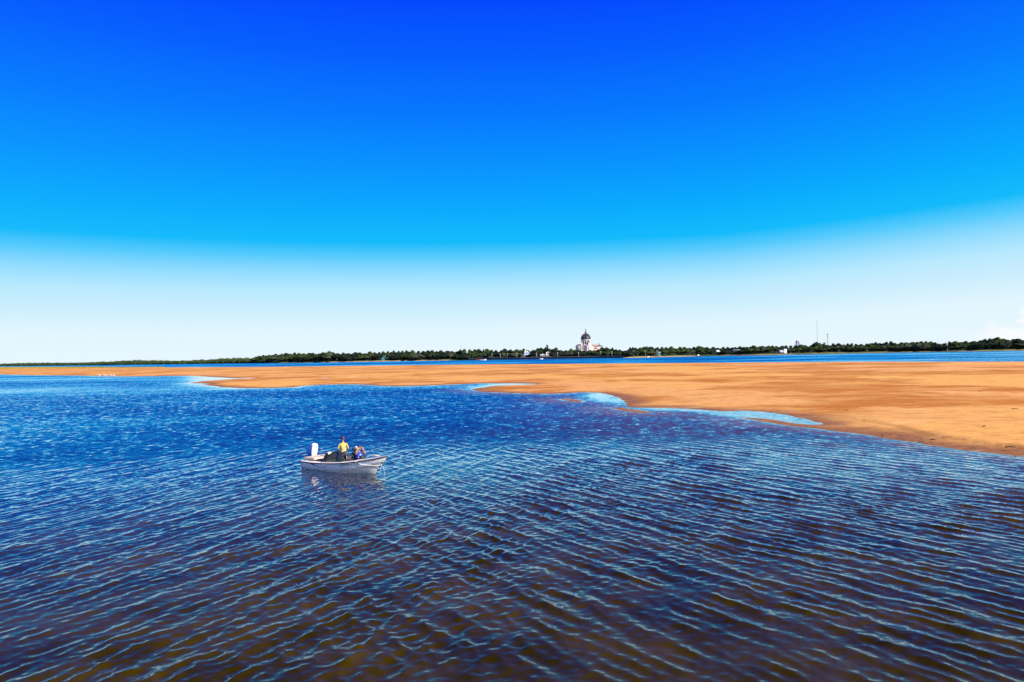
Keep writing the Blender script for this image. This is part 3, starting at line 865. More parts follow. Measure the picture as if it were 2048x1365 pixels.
def basilica():
    D = 1500.0; u = D / F_PX                     # metres per photo pixel at that distance
    c = at_depth(1172.2, 706, D)
    zof = lambda y: c.z + (706 - y) * u
    t = empty('domed_basilica', (c.x, D, 0), math.radians(0)); tag(t, 'large pale domed basilica with a dark ribbed dome above the trees', 'church')
    Z = zof
    r_dr = 7.9 * u; r_d = 9.6 * u
    b = MB(); b.lathe([(r_dr * 1.04, Z(692)), (r_dr * 1.04, Z(690.6)), (r_dr, Z(690.4)), (r_dr, Z(681.6)), (r_dr * 1.08, Z(681.2)), (r_dr * 1.08, Z(680.2)), (r_d * 0.98, Z(679.9)), (r_d * 1.02, Z(679.2)), (r_d * 0.95, Z(678.8))], n=32)
    drum = b.build('drum', M_WALL, t)
    for i in range(12):
        a = 2 * math.pi * (i + 0.5) / 12; b = MB()
        hw = 1.3; z0, z1 = Z(688.4), Z(683.2); rr = r_dr + 0.15
        pts = []; n_ = 8
        prof = [(-hw, z0), (hw, z0), (hw, z1 - hw)] + [(hw * math.cos(k_ * math.pi / n_), z1 - hw + hw * math.sin(k_ * math.pi / n_)) for k_ in range(1, n_)] + [(-hw, z1 - hw)]
        for off in (-.5, .25):
            for s_, z_ in prof: pts.append((math.cos(a) * (rr + off) - math.sin(a) * s_, math.sin(a) * (rr + off) + math.cos(a) * s_, z_))
        m_ = len(prof); b.poly(pts, [list(range(m_))[::-1], list(range(m_, 2 * m_))] + [(j, (j + 1) % m_, m_ + (j + 1) % m_, m_ + j) for j in range(m_)])
        b.build('window', M_GLASS, drum)
    for i in range(12):
        a = 2 * math.pi * i / 12; b = MB()
        b.lathe([(0.62, Z(690)), (0.5, Z(689.4)), (0.45, Z(682.6)), (0.65, Z(681.8))], (math.cos(a) * (r_dr + .45), math.sin(a) * (r_dr + .45), 0), 8); b.build('column', M_WHITE, drum)
    # dome
    prof = []
    z0, z1 = Z(678.8), Z(667.6)
    for i in range(15):
        q = i / 14 * math.pi / 2; prof.append((r_d * (math.cos(q) ** 0.92) if i < 14 else 1.0, z0 + (z1 - z0) * math.sin(q)))
    b = MB(); b.lathe(prof, n=40); dome = b.build('dome', M_DOME, t)
    for i in range(16):
        a = 2 * math.pi * i / 16; b = MB()
        b.tube([(math.cos(a) * (r + .12), math.sin(a) * (r + .12), z) for r, z in prof[:-1]], 0.42, 5); b.build('rib', M_RIB, dome)
    b = MB(); b.lathe([(2.3 * u, Z(668.4)), (2.3 * u, Z(667.2)), (1.6 * u, Z(667.1)), (1.55 * u, Z(665.6)), (2.1 * u, Z(665.4)), (2.1 * u, Z(664.8)), (1.0 * u, Z(664.3)), (.35 * u, Z(663.6))], n=12)
    b.build('lantern', M_BRONZE, t)
    b = MB(); b.lathe([(.95 * u, Z(663.8)), (.8 * u, Z(662.4)), (.75 * u, Z(661)), (.95 * u, Z(660.2)), (.65 * u, Z(659.5)), (.3 * u, Z(659.3)), (.45 * u, Z(658.8)), (.45 * u, Z(658.2)), (.05, Z(657.7))], n=8)
    b.build('statue', M_BRONZE, t)
    # crossing block and nave
    b = MB(); b.lathe([(12.0 * u, 0), (12.0 * u, Z(692)), (12.7 * u, Z(691.9)), (12.7 * u, Z(691.1)), (9 * u, Z(690.6))], (1.0 * u, 1 * u, 0), 4, smooth=False); cr_ = b.build('crossing', M_WALL, t)
    for i in range(3):
        for zz in (698.5, 695):
            for sx in (-1, 1):
                q = (i + .6) / 3.4 * 11.2 * u; b = MB(); b.box(-.7, .7, -.15, .15, -1.2, 1.2)
                bmesh.ops.transform(b.bm, matrix=Matrix.Translation((u + sx * q, u - (12.0 * u - q) - .05, Z(zz))) @ Matrix.Rotation(math.radians(45 * sx), 4, 'Z'), verts=b.bm.verts); b.build('window', M_GLASS, cr_)
    b = MB(); b.box(6 * u, 14 * u, -7 * u, 10 * u, 0, Z(693.6)); b.box(5.9 * u, 14.3 * u, -7.3 * u, 10 * u, Z(693.6), Z(692.9)); b.build('nave', M_WHITE, t)
    # left apse wing with low tiled half dome
    b = MB(); b.lathe([(7.2 * u, 0), (7.2 * u, Z(693.4)), (7.9 * u, Z(693)), (7.9 * u, Z(691.9)), (7.0 * u, Z(691.6))], (-13.2 * u, 1 * u, 0), 20)
    apse = b.build('apse', M_WALL, t)
    b = MB(); b.lathe([(7.1 * u, Z(691.6)), (5.4 * u, Z(690.2)), (3.0 * u, Z(689.2)), (0.6 * u, Z(688.6))], (-13.2 * u, 1 * u, 0), 20); b.build('roof', M_ROOF, apse)
    for i in range(9):
        a = math.radians(195 + i * 17); b = MB(); b.lathe([(0.5, Z(701)), (0.5, Z(694))], (-13.2 * u + 7.25 * u * math.cos(a), u + 7.25 * u * math.sin(a), 0), 6); b.build('pilaster', M_WHITE, apse)
    for i in range(8):
        a = math.radians(203 + i * 17); b = MB(); cx, cy = -13.2 * u + 7.22 * u * math.cos(a), u + 7.22 * u * math.sin(a)
        b.box(cx - .7, cx + .7, cy - .25, cy + .25, Z(699), Z(695.4)); b.build('window', M_GLASS, apse)
    # turrets: one at the left shoulder, one at the front right
    def turret(dx, dy, ytop, ybase, w, name='turret', cap=M_DARKROOF, body=M_WALL):
        cx, cy = dx * u, dy * u
        b = MB(); b.box(cx - w * u, cx + w * u, cy - w * u, cy + w * u, 0, Z(ybase))
        b.box(cx - w * 1.25 * u, cx + w * 1.25 * u, cy - w * 1.25 * u, cy + w * 1.25 * u, Z(ybase), Z(ybase - .5))
        n0 = ytop + 3.6
        for sx in (-1, 1):
            for sy in (-1, 1): b.box(cx + sx * w * .8 * u - .5, cx + sx * w * .8 * u + .5, cy + sy * w * .8 * u - .5, cy + sy * w * .8 * u + .5, Z(ybase - .5), Z(n0))
        tt = b.build(name, body, t)
        b = MB(); b.lathe([(w * 1.3 * u, Z(n0)), (w * 1.3 * u, Z(n0 - .4)), (w * 1.0 * u, Z(n0 - .6)), (w * .9 * u, Z(n0 - 1.4)), (w * .35 * u, Z(n0 - 2.3)), (w * .2 * u, Z(n0 - 2.6)), (.15, Z(ytop))], (cx, cy, 0), 10)
        b.build('cupola', cap, tt)
        for zz in (693.5, 697.2):
            b = MB(); b.box(cx - .8, cx + .8, cy - w * u - .12, cy - w * u + .3, Z(zz + 1.4), Z(zz)); b.build('window', M_GLASS, tt)
        return tt
    turret(-9.2, -6, 680.4, 687, 1.35)
    turret(4.9, -9, 680.2, 687.2, 1.7)
    turret(9.5, 8, 681.5, 687, 1.3)
    # lower right wing, pink, with small cupola and porch roof
    b = MB(); b.box(14.2 * u, 22.0 * u, -4 * u, 8 * u, 0, Z(690.2)); b.box(13.9 * u, 22.3 * u, -4.3 * u, 8.3 * u, Z(690.2), Z(689.4)); wing = b.build('wing', M_PINK, t)
    for i in range(4):
        for zz in (694.6, 698.4):
            cx = (15.6 + i * 1.8) * u; b = MB(); b.box(cx - .55, cx + .55, -4 * u - .15, -4 * u + .3, Z(zz), Z(zz - 2.2)); b.build('window', M_GLASS, wing)
    b = MB(); b.box(22.3 * u, 34 * u, -3 * u, 9 * u, 0, Z(693.6)); b.build('porch', M_WALL, t)
    b = MB(); b.poly([(21.9 * u, -3.6 * u, Z(693.6)), (34.5 * u, -3.6 * u, Z(693.6)), (34.5 * u, 9.6 * u, Z(693.6)), (21.9 * u, 9.6 * u, Z(693.6)), (25 * u, 3 * u, Z(691.2)), (31 * u, 3 * u, Z(691.8))],
                     [(3, 2, 1, 0), (0, 1, 5, 4), (1, 2, 5), (2, 3, 4, 5), (3, 0, 4)]); b.build('roof', M_DARKROOF, t)
    b = MB(); b.lathe([(1.3 * u, Z(692.6)), (1.3 * u, Z(688.9)), (1.7 * u, Z(688.6)), (1.5 * u, Z(687.6)), (.7 * u, Z(686.7)), (.1, Z(685.8))], (26.7 * u, 2 * u, 0), 10); b.build('belfry', M_PINK, t)


def block_house(px0, px1, ybase, ytop, off, name, label, wallm, roofm, rows, cols, gable=0.0, depth=9, extra=None, cat='house', winm=None):
    pxc = (px0 + px1) / 2; x, y = shore_at(pxc); r = math.hypot(x, y); y *= (r + off) / r
    a = at_depth(px0, ybase, y); b_ = at_depth(px1, ybase, y); top = at_depth(pxc, ytop, y).z; z0 = 1.6
    w = (b_.x - a.x) / 2; h = top - z0; u = y / F_PX
    t = empty(name, ((a.x + b_.x) / 2, y, z0)); tag(t, label, cat)
    hw = h - gable
    b = MB(); b.box(-w, w, 0, depth, -1.5, hw); wall = b.build('wall', wallm, t)
    b = MB()
    if gable > 0: b.poly([(-w - .3, -.4, hw), (w + .3, -.4, hw), (w + .3, depth + .4, hw), (-w - .3, depth + .4, hw), (-w * .8, depth / 2, h), (w * .8, depth / 2, h)], [(3, 2, 1, 0), (0, 1, 5, 4), (1, 2, 5), (2, 3, 4, 5), (3, 0, 4)])
    else: b.box(-w - .25, w + .25, -.25, depth + .25, hw, hw + .25)
    b.build('roof', roofm, t)
    for r_ in range(rows):
        for c_ in range(cols):
            cx = -w + (c_ + .5) * 2 * w / cols; cz = (r_ + .5) * hw / rows; ww = min(.75, w / cols * .55); wh = min(.8, hw / rows * .3)
            b = MB(); b.box(cx - ww, cx + ww, -.06, .1, cz - wh, cz + wh); fr = b.build('window', winm or M_GLASS, wall)
    if extra: extra(t, w, h, depth, u)
    return t


def buildings():
    def blue_extra(t, w, h, d, u):
        b = MB(); b.box(-w * .72, -w * .25, 1, 4, h + .26, h + 3.1 * u * 1.3); b.build('roof_tower', M_WHITE, t)
        b = MB(); b.box(w * .05, w * .5, 1, 4, h + .26, h + 2.2 * u); b.build('roof_room', M_WHITE, t)
        b = MB()
        for s in (-1, -.33, .33, 1): b.box(s * (w - .2) - .12, s * (w - .2) + .12, -1.9, -1.66, -1.5, h * .5)
        b.box(-w - .2, w + .2, -2, -.02, h * .5, h * .5 + .25); b.build('balcony', M_WHITE, t)
    M_BLUEHOUSE = mat('blue_white_plaster', (0.52, 0.60, 0.78), 0.8)
    block_house(1048.5, 1058.8, 714, 704.4, 20, 'riverside_house', 'blue and white two storey house with rooftop rooms behind the river wall', M_BLUEHOUSE, M_WHITE, 2, 4, extra=blue_extra)

    def terrace_extra(t, w, h, d, u):
        for i in range(9):
            cx = -w + .2 + i * (2 * w - .4) / 8; b = MB(); b.box(cx - .1, cx + .1, -3.2, -3.0, -1.5, h * .8); b.build('post', M_WHITE, t)
        b = MB(); b.box(-w - .4, w + 2, -3.4, -.27, h * .8, h * .8 + .2); b.build('canopy', M_WHITE, t)
        b = MB(); b.box(w * .02, w * .12, -1.8, -.6, h * .8 + .2, h + 3); b.build('chimney', M_WHITE, t)
        b = MB(); b.box(w * .2, w * .85, .4, 6, h + .26, h + 3.4); b.build('upper_room', M_PINK, t)
    block_house(1081, 1103, 714, 709.6, 20, 'river_pavilion', 'long low pavilion with white posts beside the river wall', M_WALL, M_WHITE, 1, 6, extra=terrace_extra, cat='pavilion')

    def white_extra(t, w, h, d, u):
        b = MB(); b.box(w + .02, w + 2.6, -1.0, 3, -1.5, h + 1.6); b.build('end_wall', M_WHITE, t)
        b = MB(); b.box(-w, w, -2.2, -.07, h * .42, h * .62); b.build('balcony', M_WHITE, t)
    block_house(1559.5, 1568.3, 707.6, 701.2, 18, 'white_villa', 'low white villa with a tall bright end wall on the yellow slope', mat('villa_wall', (0.66, 0.68, 0.76), 0.7), M_WHITE, 2, 4, extra=white_extra)
    block_house(763.5, 770, 718.5, 712.4, 12, 'teal_kiosk', 'small teal kiosk with pale bands in front of the dark wood', M_TEAL, mat('teal_roof', (0.10, 0.42, 0.52), .6), 2, 3)
    block_house(875.8, 880, 719.2, 713.4, 14, 'pale_hut', 'small pale grey hut deep in the shade of the dark wood', mat('grey_plaster', (0.35, 0.42, 0.45), .8), M_WHITE, 2, 2)
    block_house(1434, 1441, 708, 700.4, 24, 'gabled_house', 'small house with a white roof peeking between dark trees', mat('dim_wall', (0.12, 0.13, 0.15), .8), M_WHITE, 1, 3, gable=2.2)
    block_house(1466, 1480, 708, 700.2, 26, 'flat_roofed_house', 'flat roofed bluish house with white upper trim above the yellow beach', mat('bluish_plaster', (0.16, 0.19, 0.32), .8), M_WHITE, 2, 5)
    block_house(1316, 1321.5, 710, 704.8, 16, 'turquoise_kiosk', 'turquoise kiosk under the spreading green tree behind the beach', M_TEAL, M_WHITE, 1, 2)
    block_house(1826, 1845, 703.6, 699, 22, 'shaded_bungalow', 'long bluish bungalow in the shade under the dark trees at the right', mat('slate_blue_plaster', (0.05, 0.08, 0.19), .8), M_ROOF, 1, 6)
    block_house(1252, 1259, 712, 707.8, 26, 'shaded_house', 'low brown house half hidden behind the trees right of the basilica', mat('brown_plaster', (0.20, 0.16, 0.14), .8), M_COPING, 1, 3, gable=1.2)
    block_house(1262, 1270, 712, 706.6, 30, 'blue_shed', 'blue grey shed between dark trees above the pale beach', mat('shed_blue', (0.14, 0.18, 0.30), .8), M_ROOF, 1, 3)
    block_house(1660, 1669, 706, 702.6, 20, 'low_white_house', 'low pale house near the water below the shorter mast', mat('soft_grey', (0.30, 0.33, 0.34), .8), M_COPING, 1, 3)
    # water tank building behind the trees
    D = 1250; c = at_depth(1595.6, 700, D); u = D / F_PX
    t = empty('water_tower', (c.x, D, 0)); tag(t, 'bluish concrete water tower rising behind the trees left of the masts', 'tower')
    zt = at_depth(1595.6, 681.6, D).z
    b = MB(); b.lathe([(3.4 * u, zt - 3 * u), (3.6 * u, zt - 2.6 * u), (3.6 * u, zt - .3 * u), (2.0 * u, zt)], n=14); b.build('tank', mat('tower_concrete', (0.40, 0.38, 0.55), .8), t)
    for sx, sy in ((-1, -1), (1, -1), (-1, 1), (1, 1)):
        b = MB(); b.box(sx * 2.3 * u - .6, sx * 2.3 * u + .6, sy * 2.3 * u - .6, sy * 2.3 * u + .6, 0, zt - 3 * u); b.build('leg', mat('leg_concrete', (0.35, 0.33, 0.48), .8) if sx < 0 and sy < 0 else bpy.data.materials['leg_concrete'], t)
    # the gap in front of the bank: stone wall
    xs = np.linspace(936, 1246, 90); b = MB(); cp = MB(); rl = MB(); prev = None
    for px in xs:
        x, y = shore_at(px); r = math.hypot(x, y); d = Vector((x / r, y / r, 0)); p = Vector((x, y, 0)) - d * (0.6)
        cur = [p + Vector((0, 0, -.6)), p + Vector((0, 0, 2.1)), p + d * 11 + Vector((0, 0, 2.1)), p + d * 11 + Vector((0, 0, -.6))]
        cc = [p - d * .2 + Vector((0, 0, 2.13)), p - d * .2 + Vector((0, 0, 2.5)), p + d * .9 + Vector((0, 0, 2.5)), p + d * .9 + Vector((0, 0, 2.13))]
        if prev:
            for mb, A_, B_ in ((b, prev[0], cur), (cp, prev[1], cc)):
                for j in range(4): mb.poly([A_[j], B_[j], B_[(j + 1) % 4], A_[(j + 1) % 4]], [(0, 1, 2, 3)])
        prev = (cur, cc)
    for mb in (b, cp): bmesh.ops.remove_doubles(mb.bm, verts=mb.bm.verts, dist=.01)
    t = empty('river_wall', shore_at(1090) + (0,)); tag(t, 'long dark stone river wall with a pale coping below the basilica', 'wall')
    o = b.build('masonry', M_STONE, t); o.matrix_parent_inverse = Matrix.Translation(-Vector(t.location))
    o = cp.build('coping', M_COPING, t); o.matrix_parent_inverse = Matrix.Translation(-Vector(t.location))


def masts():
    for px, yt, D, r, nm, lab, m in ((1633.6, 641, 1300, 0.28, 'radio_mast', 'very tall thin pale radio mast above the trees at the right', M_STEEL),
                               (1655, 667.5, 1150, 0.30, 'radio_mast', 'shorter dark mast with antennas right of the tall thin mast', M_RUST),
                               (921, 690.5, 1300, 0.25, 'radio_mast', 'faint thin mast with a round head above the trees left of centre', M_STEEL),
                               (1876, 681.5, 950, 0.14, 'flag_pole', 'tiny dark pole tip above the treetops left of the pale trunk', M_RUST),
                               (1130, 686, 1600, 0.16, 'radio_mast', 'faint pale mast left of the basilica', M_WHITE)):
        p = at_depth(px, yt, D); H = p.z
        t = empty(nm, (p.x, D, 0)); tag(t, lab, 'mast' if nm == 'radio_mast' else 'pole')
        if nm == 'radio_mast':
            b = MB(); s = r * 1.5
            for k_ in range(3):
                a = k_ * 2.094; b.tube([(s * math.cos(a), s * math.sin(a), 0), (s * math.cos(a), s * math.sin(a), H * .97)], r * .32, 4)
            n_ = int(H / 2)
            for i in range(n_):
                for k_ in range(3):
                    a, a2 = k_ * 2.094, (k_ + 1) * 2.094
                    b.tube([(s * math.cos(a), s * math.sin(a), i * H * .97 / n_), (s * math.cos(a2), s * math.sin(a2), (i + 1) * H * .97 / n_)], r * .16, 3)
            b.build('lattice', m, t)
            b = MB(); b.tube([(0, 0, H * .97), (0, 0, H)], r * .5, 5); b.build('tip', m, t)
            if px in (1655, 921):
                for a in (0.3, 2.4, 4.5):
                    b = MB(); b.box(-.35 + 1.0 * math.cos(a), .35 + 1.0 * math.cos(a), -.25 + 1.0 * math.sin(a), .25 + 1.0 * math.sin(a), H * .93, H * .97); b.build('antenna', m, t)
        else:
            b = MB(); b.tube([(0, 0, 0), (0, 0, H)], r, 6, r * .6); b.build('shaft', m, t)
            b = MB(); b.ball((0, 0, H), .3); b.build('finial', m, t)
    # bare pale trunk
    x, y = shore_at(1894); p = at_depth(1894.3, 683.3, y + 8); b = MB()
    b.tube([(0, 0, 0), (.1, 0, 4), (-.2, 0, 8), (.1, .1, p.z - 2)], .62, 8, .42); b.tube([(0, 0, 5), (-1.2, .2, 7.5), (-1.9, .2, 9.2)], .3, 6, .12); b.tube([(-.1, 0, 7), (.9, 0, 9), (1.1, 0, 10.2)], .25, 6, .1)
    t = empty('bare_tree', (p.x, y + 8, 1.2)); tag(t, 'tall bare pale trunk standing out of the dark wood at the right', 'tree'); b.build('trunk', mat('bleached_bark', (0.55, 0.56, 0.50), .9), t)
    # promenade lamps
    b = MB(); b.tube([(0, 0, 0), (0, 0, 5.2)], .13, 6, .09); pole = b.mesh('post'); pole.materials.append(M_WHITE)
    b = MB(); b.box(-.6, .6, -.2, .2, 5.2, 5.42, .06); head = b.mesh('lamp_head'); head.materials.append(M_WHITE)
    where = {964: 'above the red moored boats', 984: 'left of the bright palm', 1000.5: 'in front of the bright green palm', 1015: 'just right of the bright green palm', 1034: 'left of the blue and white house', 1073.5: 'between the blue house and the pavilion',
             1115.5: 'right of the long pavilion', 1157.5: 'left below the basilica', 1201: 'below the basilica right wing', 1224.5: 'right of the basilica on the wall', 1267.5: 'by the blue grey shed', 1291: 'before the dark trees on the pale beach', 1314.5: 'beside the turquoise kiosk'}
    for px, w in where.items():
        x, y = shore_at(px); r = math.hypot(x, y); f = (r + 9) / r
        t = empty('street_lamp', (x * f, y * f, 1.9), 0, (1, 1, 1.0)); tag(t, f'white promenade lamp post {w}', 'street lamp', 'promenade lamps along the far bank')
        for nm, me in (('post', pole), ('lamp_head', head)): link(bpy.data.objects.new(nm, me), t)
    # small craft and things on the far shore
    def skiff(px, py, L, name, label, hullm, rz=0.1, cabin=False, on=0.0):
        x, y = ground(px, py)
        t = empty(name, (x, y, on), rz); tag(t, label, 'boat')
        b = MB(); n_ = 9; ring = []
        pts = []; fc = []
        for i in range(n_):
            s = i / (n_ - 1); hb = L * .17 * (1 - max(0, s - .45) ** 2 * 3.2); hb = max(hb, .03); z_ = .75 + .4 * s * s
            xx = (s - .5) * L
            pts += [(xx, -hb, z_), (xx * .94, -hb * .7, .1), (xx * .94, 0, -.2), (xx * .94, hb * .7, .1), (xx, hb, z_), (xx, hb * .86, z_ - .03), (xx * .94, hb * .6, .3), (xx * .94, -hb * .6, .3), (xx, -hb * .86, z_ - .03)]
        for i in range(n_ - 1):
            for j in range(9): fc.append((i * 9 + j, i * 9 + (j + 1) % 9, (i + 1) * 9 + (j + 1) % 9, (i + 1) * 9 + j))
        fc.append(tuple(range(9))); fc.append(tuple((n_ - 1) * 9 + j for j in range(8, -1, -1)))
        b.poly(pts, fc); b.build('hull', hullm, t)
        for s in (-.2, .08):
            b = MB(); b.box(s * L - .15, s * L + .15, -L * .13, L * .13, .5, .56); b.build('thwart', M_COPING, t)
        if cabin:
            b = MB(); b.box(-L * .15, L * .15, -L * .09, L * .09, .58, 2.2, .1); cb = b.build('cabin', M_WHITE, t)
            b = MB(); b.box(-L * .1, L * .1, -L * .09 - .06, -L * .09 + .1, 1.3, 1.8); b.build('window', M_GLASS, cb)
    skiff(957.5, 720.6, 6.4, 'rowing_boat', 'red moored boat at the left end of the river wall', M_RED)
    skiff(962.5, 720.2, 5.5, 'rowing_boat', 'second reddish boat moored against the river wall', mat('faded_red', (0.5, 0.2, 0.17), .6), -.2)
    skiff(967.5, 721.0, 6.4, 'rowing_boat', 'white boat moored right of the red boats', M_WHITE, .05)
    skiff(1396.5, 713.6, 6, 'cabin_boat', 'small dark boat with white cabin moored off the beach', M_DARKROOF, .3, True)
    skiff(1083, 719.2, 3.6, 'rowing_boat', 'pale boat lying below the long pavilion', M_WHITE, .0)
    skiff(1105.5, 718.2, 3.4, 'rowing_boat', 'small yellow boat on the bank right of the pavilion', mat('yellow_hull', (0.6, 0.45, 0.12), .6), .2, on=.3)
    skiff(1297, 715.2, 4.2, 'rowing_boat', 'tiny pale boat at the edge of the pale beach', M_WHITE, .7)
    skiff(1477, 712.6, 5, 'rowing_boat', 'tiny dark boat on the water below the flat roofed house', M_DARKROOF, .1)


# ------------------------------------------------------------------ people
def skin_body(name, joints, bones, head, parts_mat, parent, face_dir, mats):
    """one continuous body: skin modifier over a joint skeleton, head merged in; materials by nearest bone"""
    names = list(joints); idx = {n_: i for i, n_ in enumerate(names)}
    me = bpy.data.meshes.new(name)
    me.from_pydata([joints[n_][0] for n_ in names], [(idx[a], idx[b]) for a, b in bones], [])
    tmp = bpy.data.objects.new('tmp', me); COL.objects.link(tmp)
    sk = tmp.modifiers.new('s', 'SKIN'); sub = tmp.modifiers.new('u', 'SUBSURF'); sub.levels = 1
    sv = me.skin_vertices[0].data
    for n_ in names:
        r = joints[n_][1]; r = r if isinstance(r, tuple) else (r, r)
        sv[idx[n_]].radius = r; sv[idx[n_]].use_root = (n_ == 'pelvis')
    dg = bpy.context.evaluated_depsgraph_get(); dg.update()
    ev = bpy.data.meshes.new_from_object(tmp.evaluated_get(dg))
    bpy.data.objects.remove(tmp)
    bm = bmesh.new(); bm.from_mesh(ev)
    segs = [(Vector(joints[a][0]), Vector(joints[b][0]), parts_mat.get(b, 0)) for a, b in bones]
    for f in bm.faces:
        c = f.calc_center_median(); best = 1e9; mi = 0
        for a, b, m_ in segs:
            ab = b - a; t_ = max(0, min(1, (c - a).dot(ab) / max(ab.length_squared, 1e-9))); d = (c - (a + ab * t_)).length
            if d < best: best = d; mi = m_
        f.material_index = mi; f.smooth = True
    # head with brow, nose, chin and ears, turned to face_dir
    hc = Vector(head); fd = Vector(face_dir).normalized(); zz = Vector((0, 0, 1)); sd_ = zz.cross(fd).normalized()
    M3 = Matrix((fd, sd_, zz)).transposed().to_4x4()
    g = bmesh.ops.create_uvsphere(bm, u_segments=16, v_segments=12, radius=1)
    for v in g['verts']:
        x, y, z = v.co; w = 1 - .18 * max(0, -z)
        p = Vector((x * .098, y * .078 * w, z * .122))
        if x > .5: p.x += .006 * math.cos(z * 3)
        if x > .85 and abs(y) < .25 and -.35 < z < .2: p.x += .022
        if x > .4 and z < -.6: p.x += .012
        if x > .75 and .1 < abs(y) < .6 and .0 < z < .3: p.x -= .008
        v.co = hc + (M3 @ p)
    for v in g['verts']:
        for f in v.link_faces: f.smooth = True; f.material_index = 0
    for s in (-1, 1):
        g = bmesh.ops.create_uvsphere(bm, u_segments=8, v_segments=6, radius=1)
        for v in g['verts']: v.co = hc + (M3 @ Vector((v.co.x * .022 - .005, v.co.y * .012 + s * .082, v.co.z * .034 - .005)))
        for v in g['verts']:
            for f in v.link_faces: f.smooth = True
    out = bpy.data.meshes.new(name); bm.to_mesh(out); bm.free()
    for m_ in mats: out.materials.append(m_)
    o = link(bpy.data.objects.new(name, out), parent)
    for s in (-1, 1):
        b = MB(); b.ball(hc + (M3 @ Vector((.088, s * .032, .02))), .012, 8, 6); b.build('eye', M_EYE, parent)
    b = MB(); q = [hc + (M3 @ Vector((.093, s * .026, -.055))) for s in (-1, 0, 1)]; q[1] += fd * .006; b.tube(q, .006, 5); b.build('mouth', M_LIP, parent)
    return o, M3, hc


def add_hand(J, Bn, wrist, wname, dirv, curl, side):
    """palm and five bent fingers of different length"""
    w = Vector(wrist); d = Vector(dirv).normalized(); c = Vector(curl).normalized(); s = d.cross(c).normalized() * side
    palm = w + d * .075; J[wname + '_palm'] = (tuple(palm), (.034, .018)); Bn.append((wname, wname + '_palm'))
    for i, (off, L) in enumerate(((-.030, .062), (-.010, .074), (.010, .078), (.028, .068))):
        a = palm + s * off + d * .03; b = a + d * L * .5 + c * L * .25; e = b + d * L * .2 + c * L * .42
        for nm, p in (('a', a), ('b', b), ('c', e)): J[f'{wname}_f{i}{nm}'] = (tuple(p), .009)
        Bn += [(wname + '_palm', f'{wname}_f{i}a'), (f'{wname}_f{i}a', f'{wname}_f{i}b'), (f'{wname}_f{i}b', f'{wname}_f{i}c')]
    a = w + d * .03 + s * .038; b = a + d * .035 + s * .02 + c * .012
    J[wname + '_t0'] = (tuple(a), .012); J[wname + '_t1'] = (tuple(b), .010); Bn += [(wname, wname + '_t0'), (wname + '_t0', wname + '_t1')]


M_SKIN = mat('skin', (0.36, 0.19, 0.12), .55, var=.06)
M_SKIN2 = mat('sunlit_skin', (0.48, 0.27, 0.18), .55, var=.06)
M_EYE = mat('eye', (0.03, 0.02, 0.02), .2); M_LIP = mat('lips', (0.30, 0.10, 0.08), .5)
M_YELLOW = mat('yellow_shirt', (0.52, 0.42, 0.10), .85, scale=12, bump=.3)
M_NAVY = mat('dark_trousers', (0.03, 0.04, 0.07), .85, scale=10)
M_MAROON = mat('maroon_cloth', (0.20, 0.03, 0.03), .85)
M_BLACKC = mat('black_cloth', (0.035, 0.03, 0.035), .85)
M_WHITEC = mat('white_cloth', (0.80, 0.80, 0.80), .85)
M_LIFE = mat('blue_life_jacket', (0.015, 0.06, 0.42), .7)
M_HAIR = mat('dark_hair', (0.02, 0.015, 0.012), .6); M_HAIR2 = mat('auburn_hair', (0.22, 0.07, 0.02), .5)


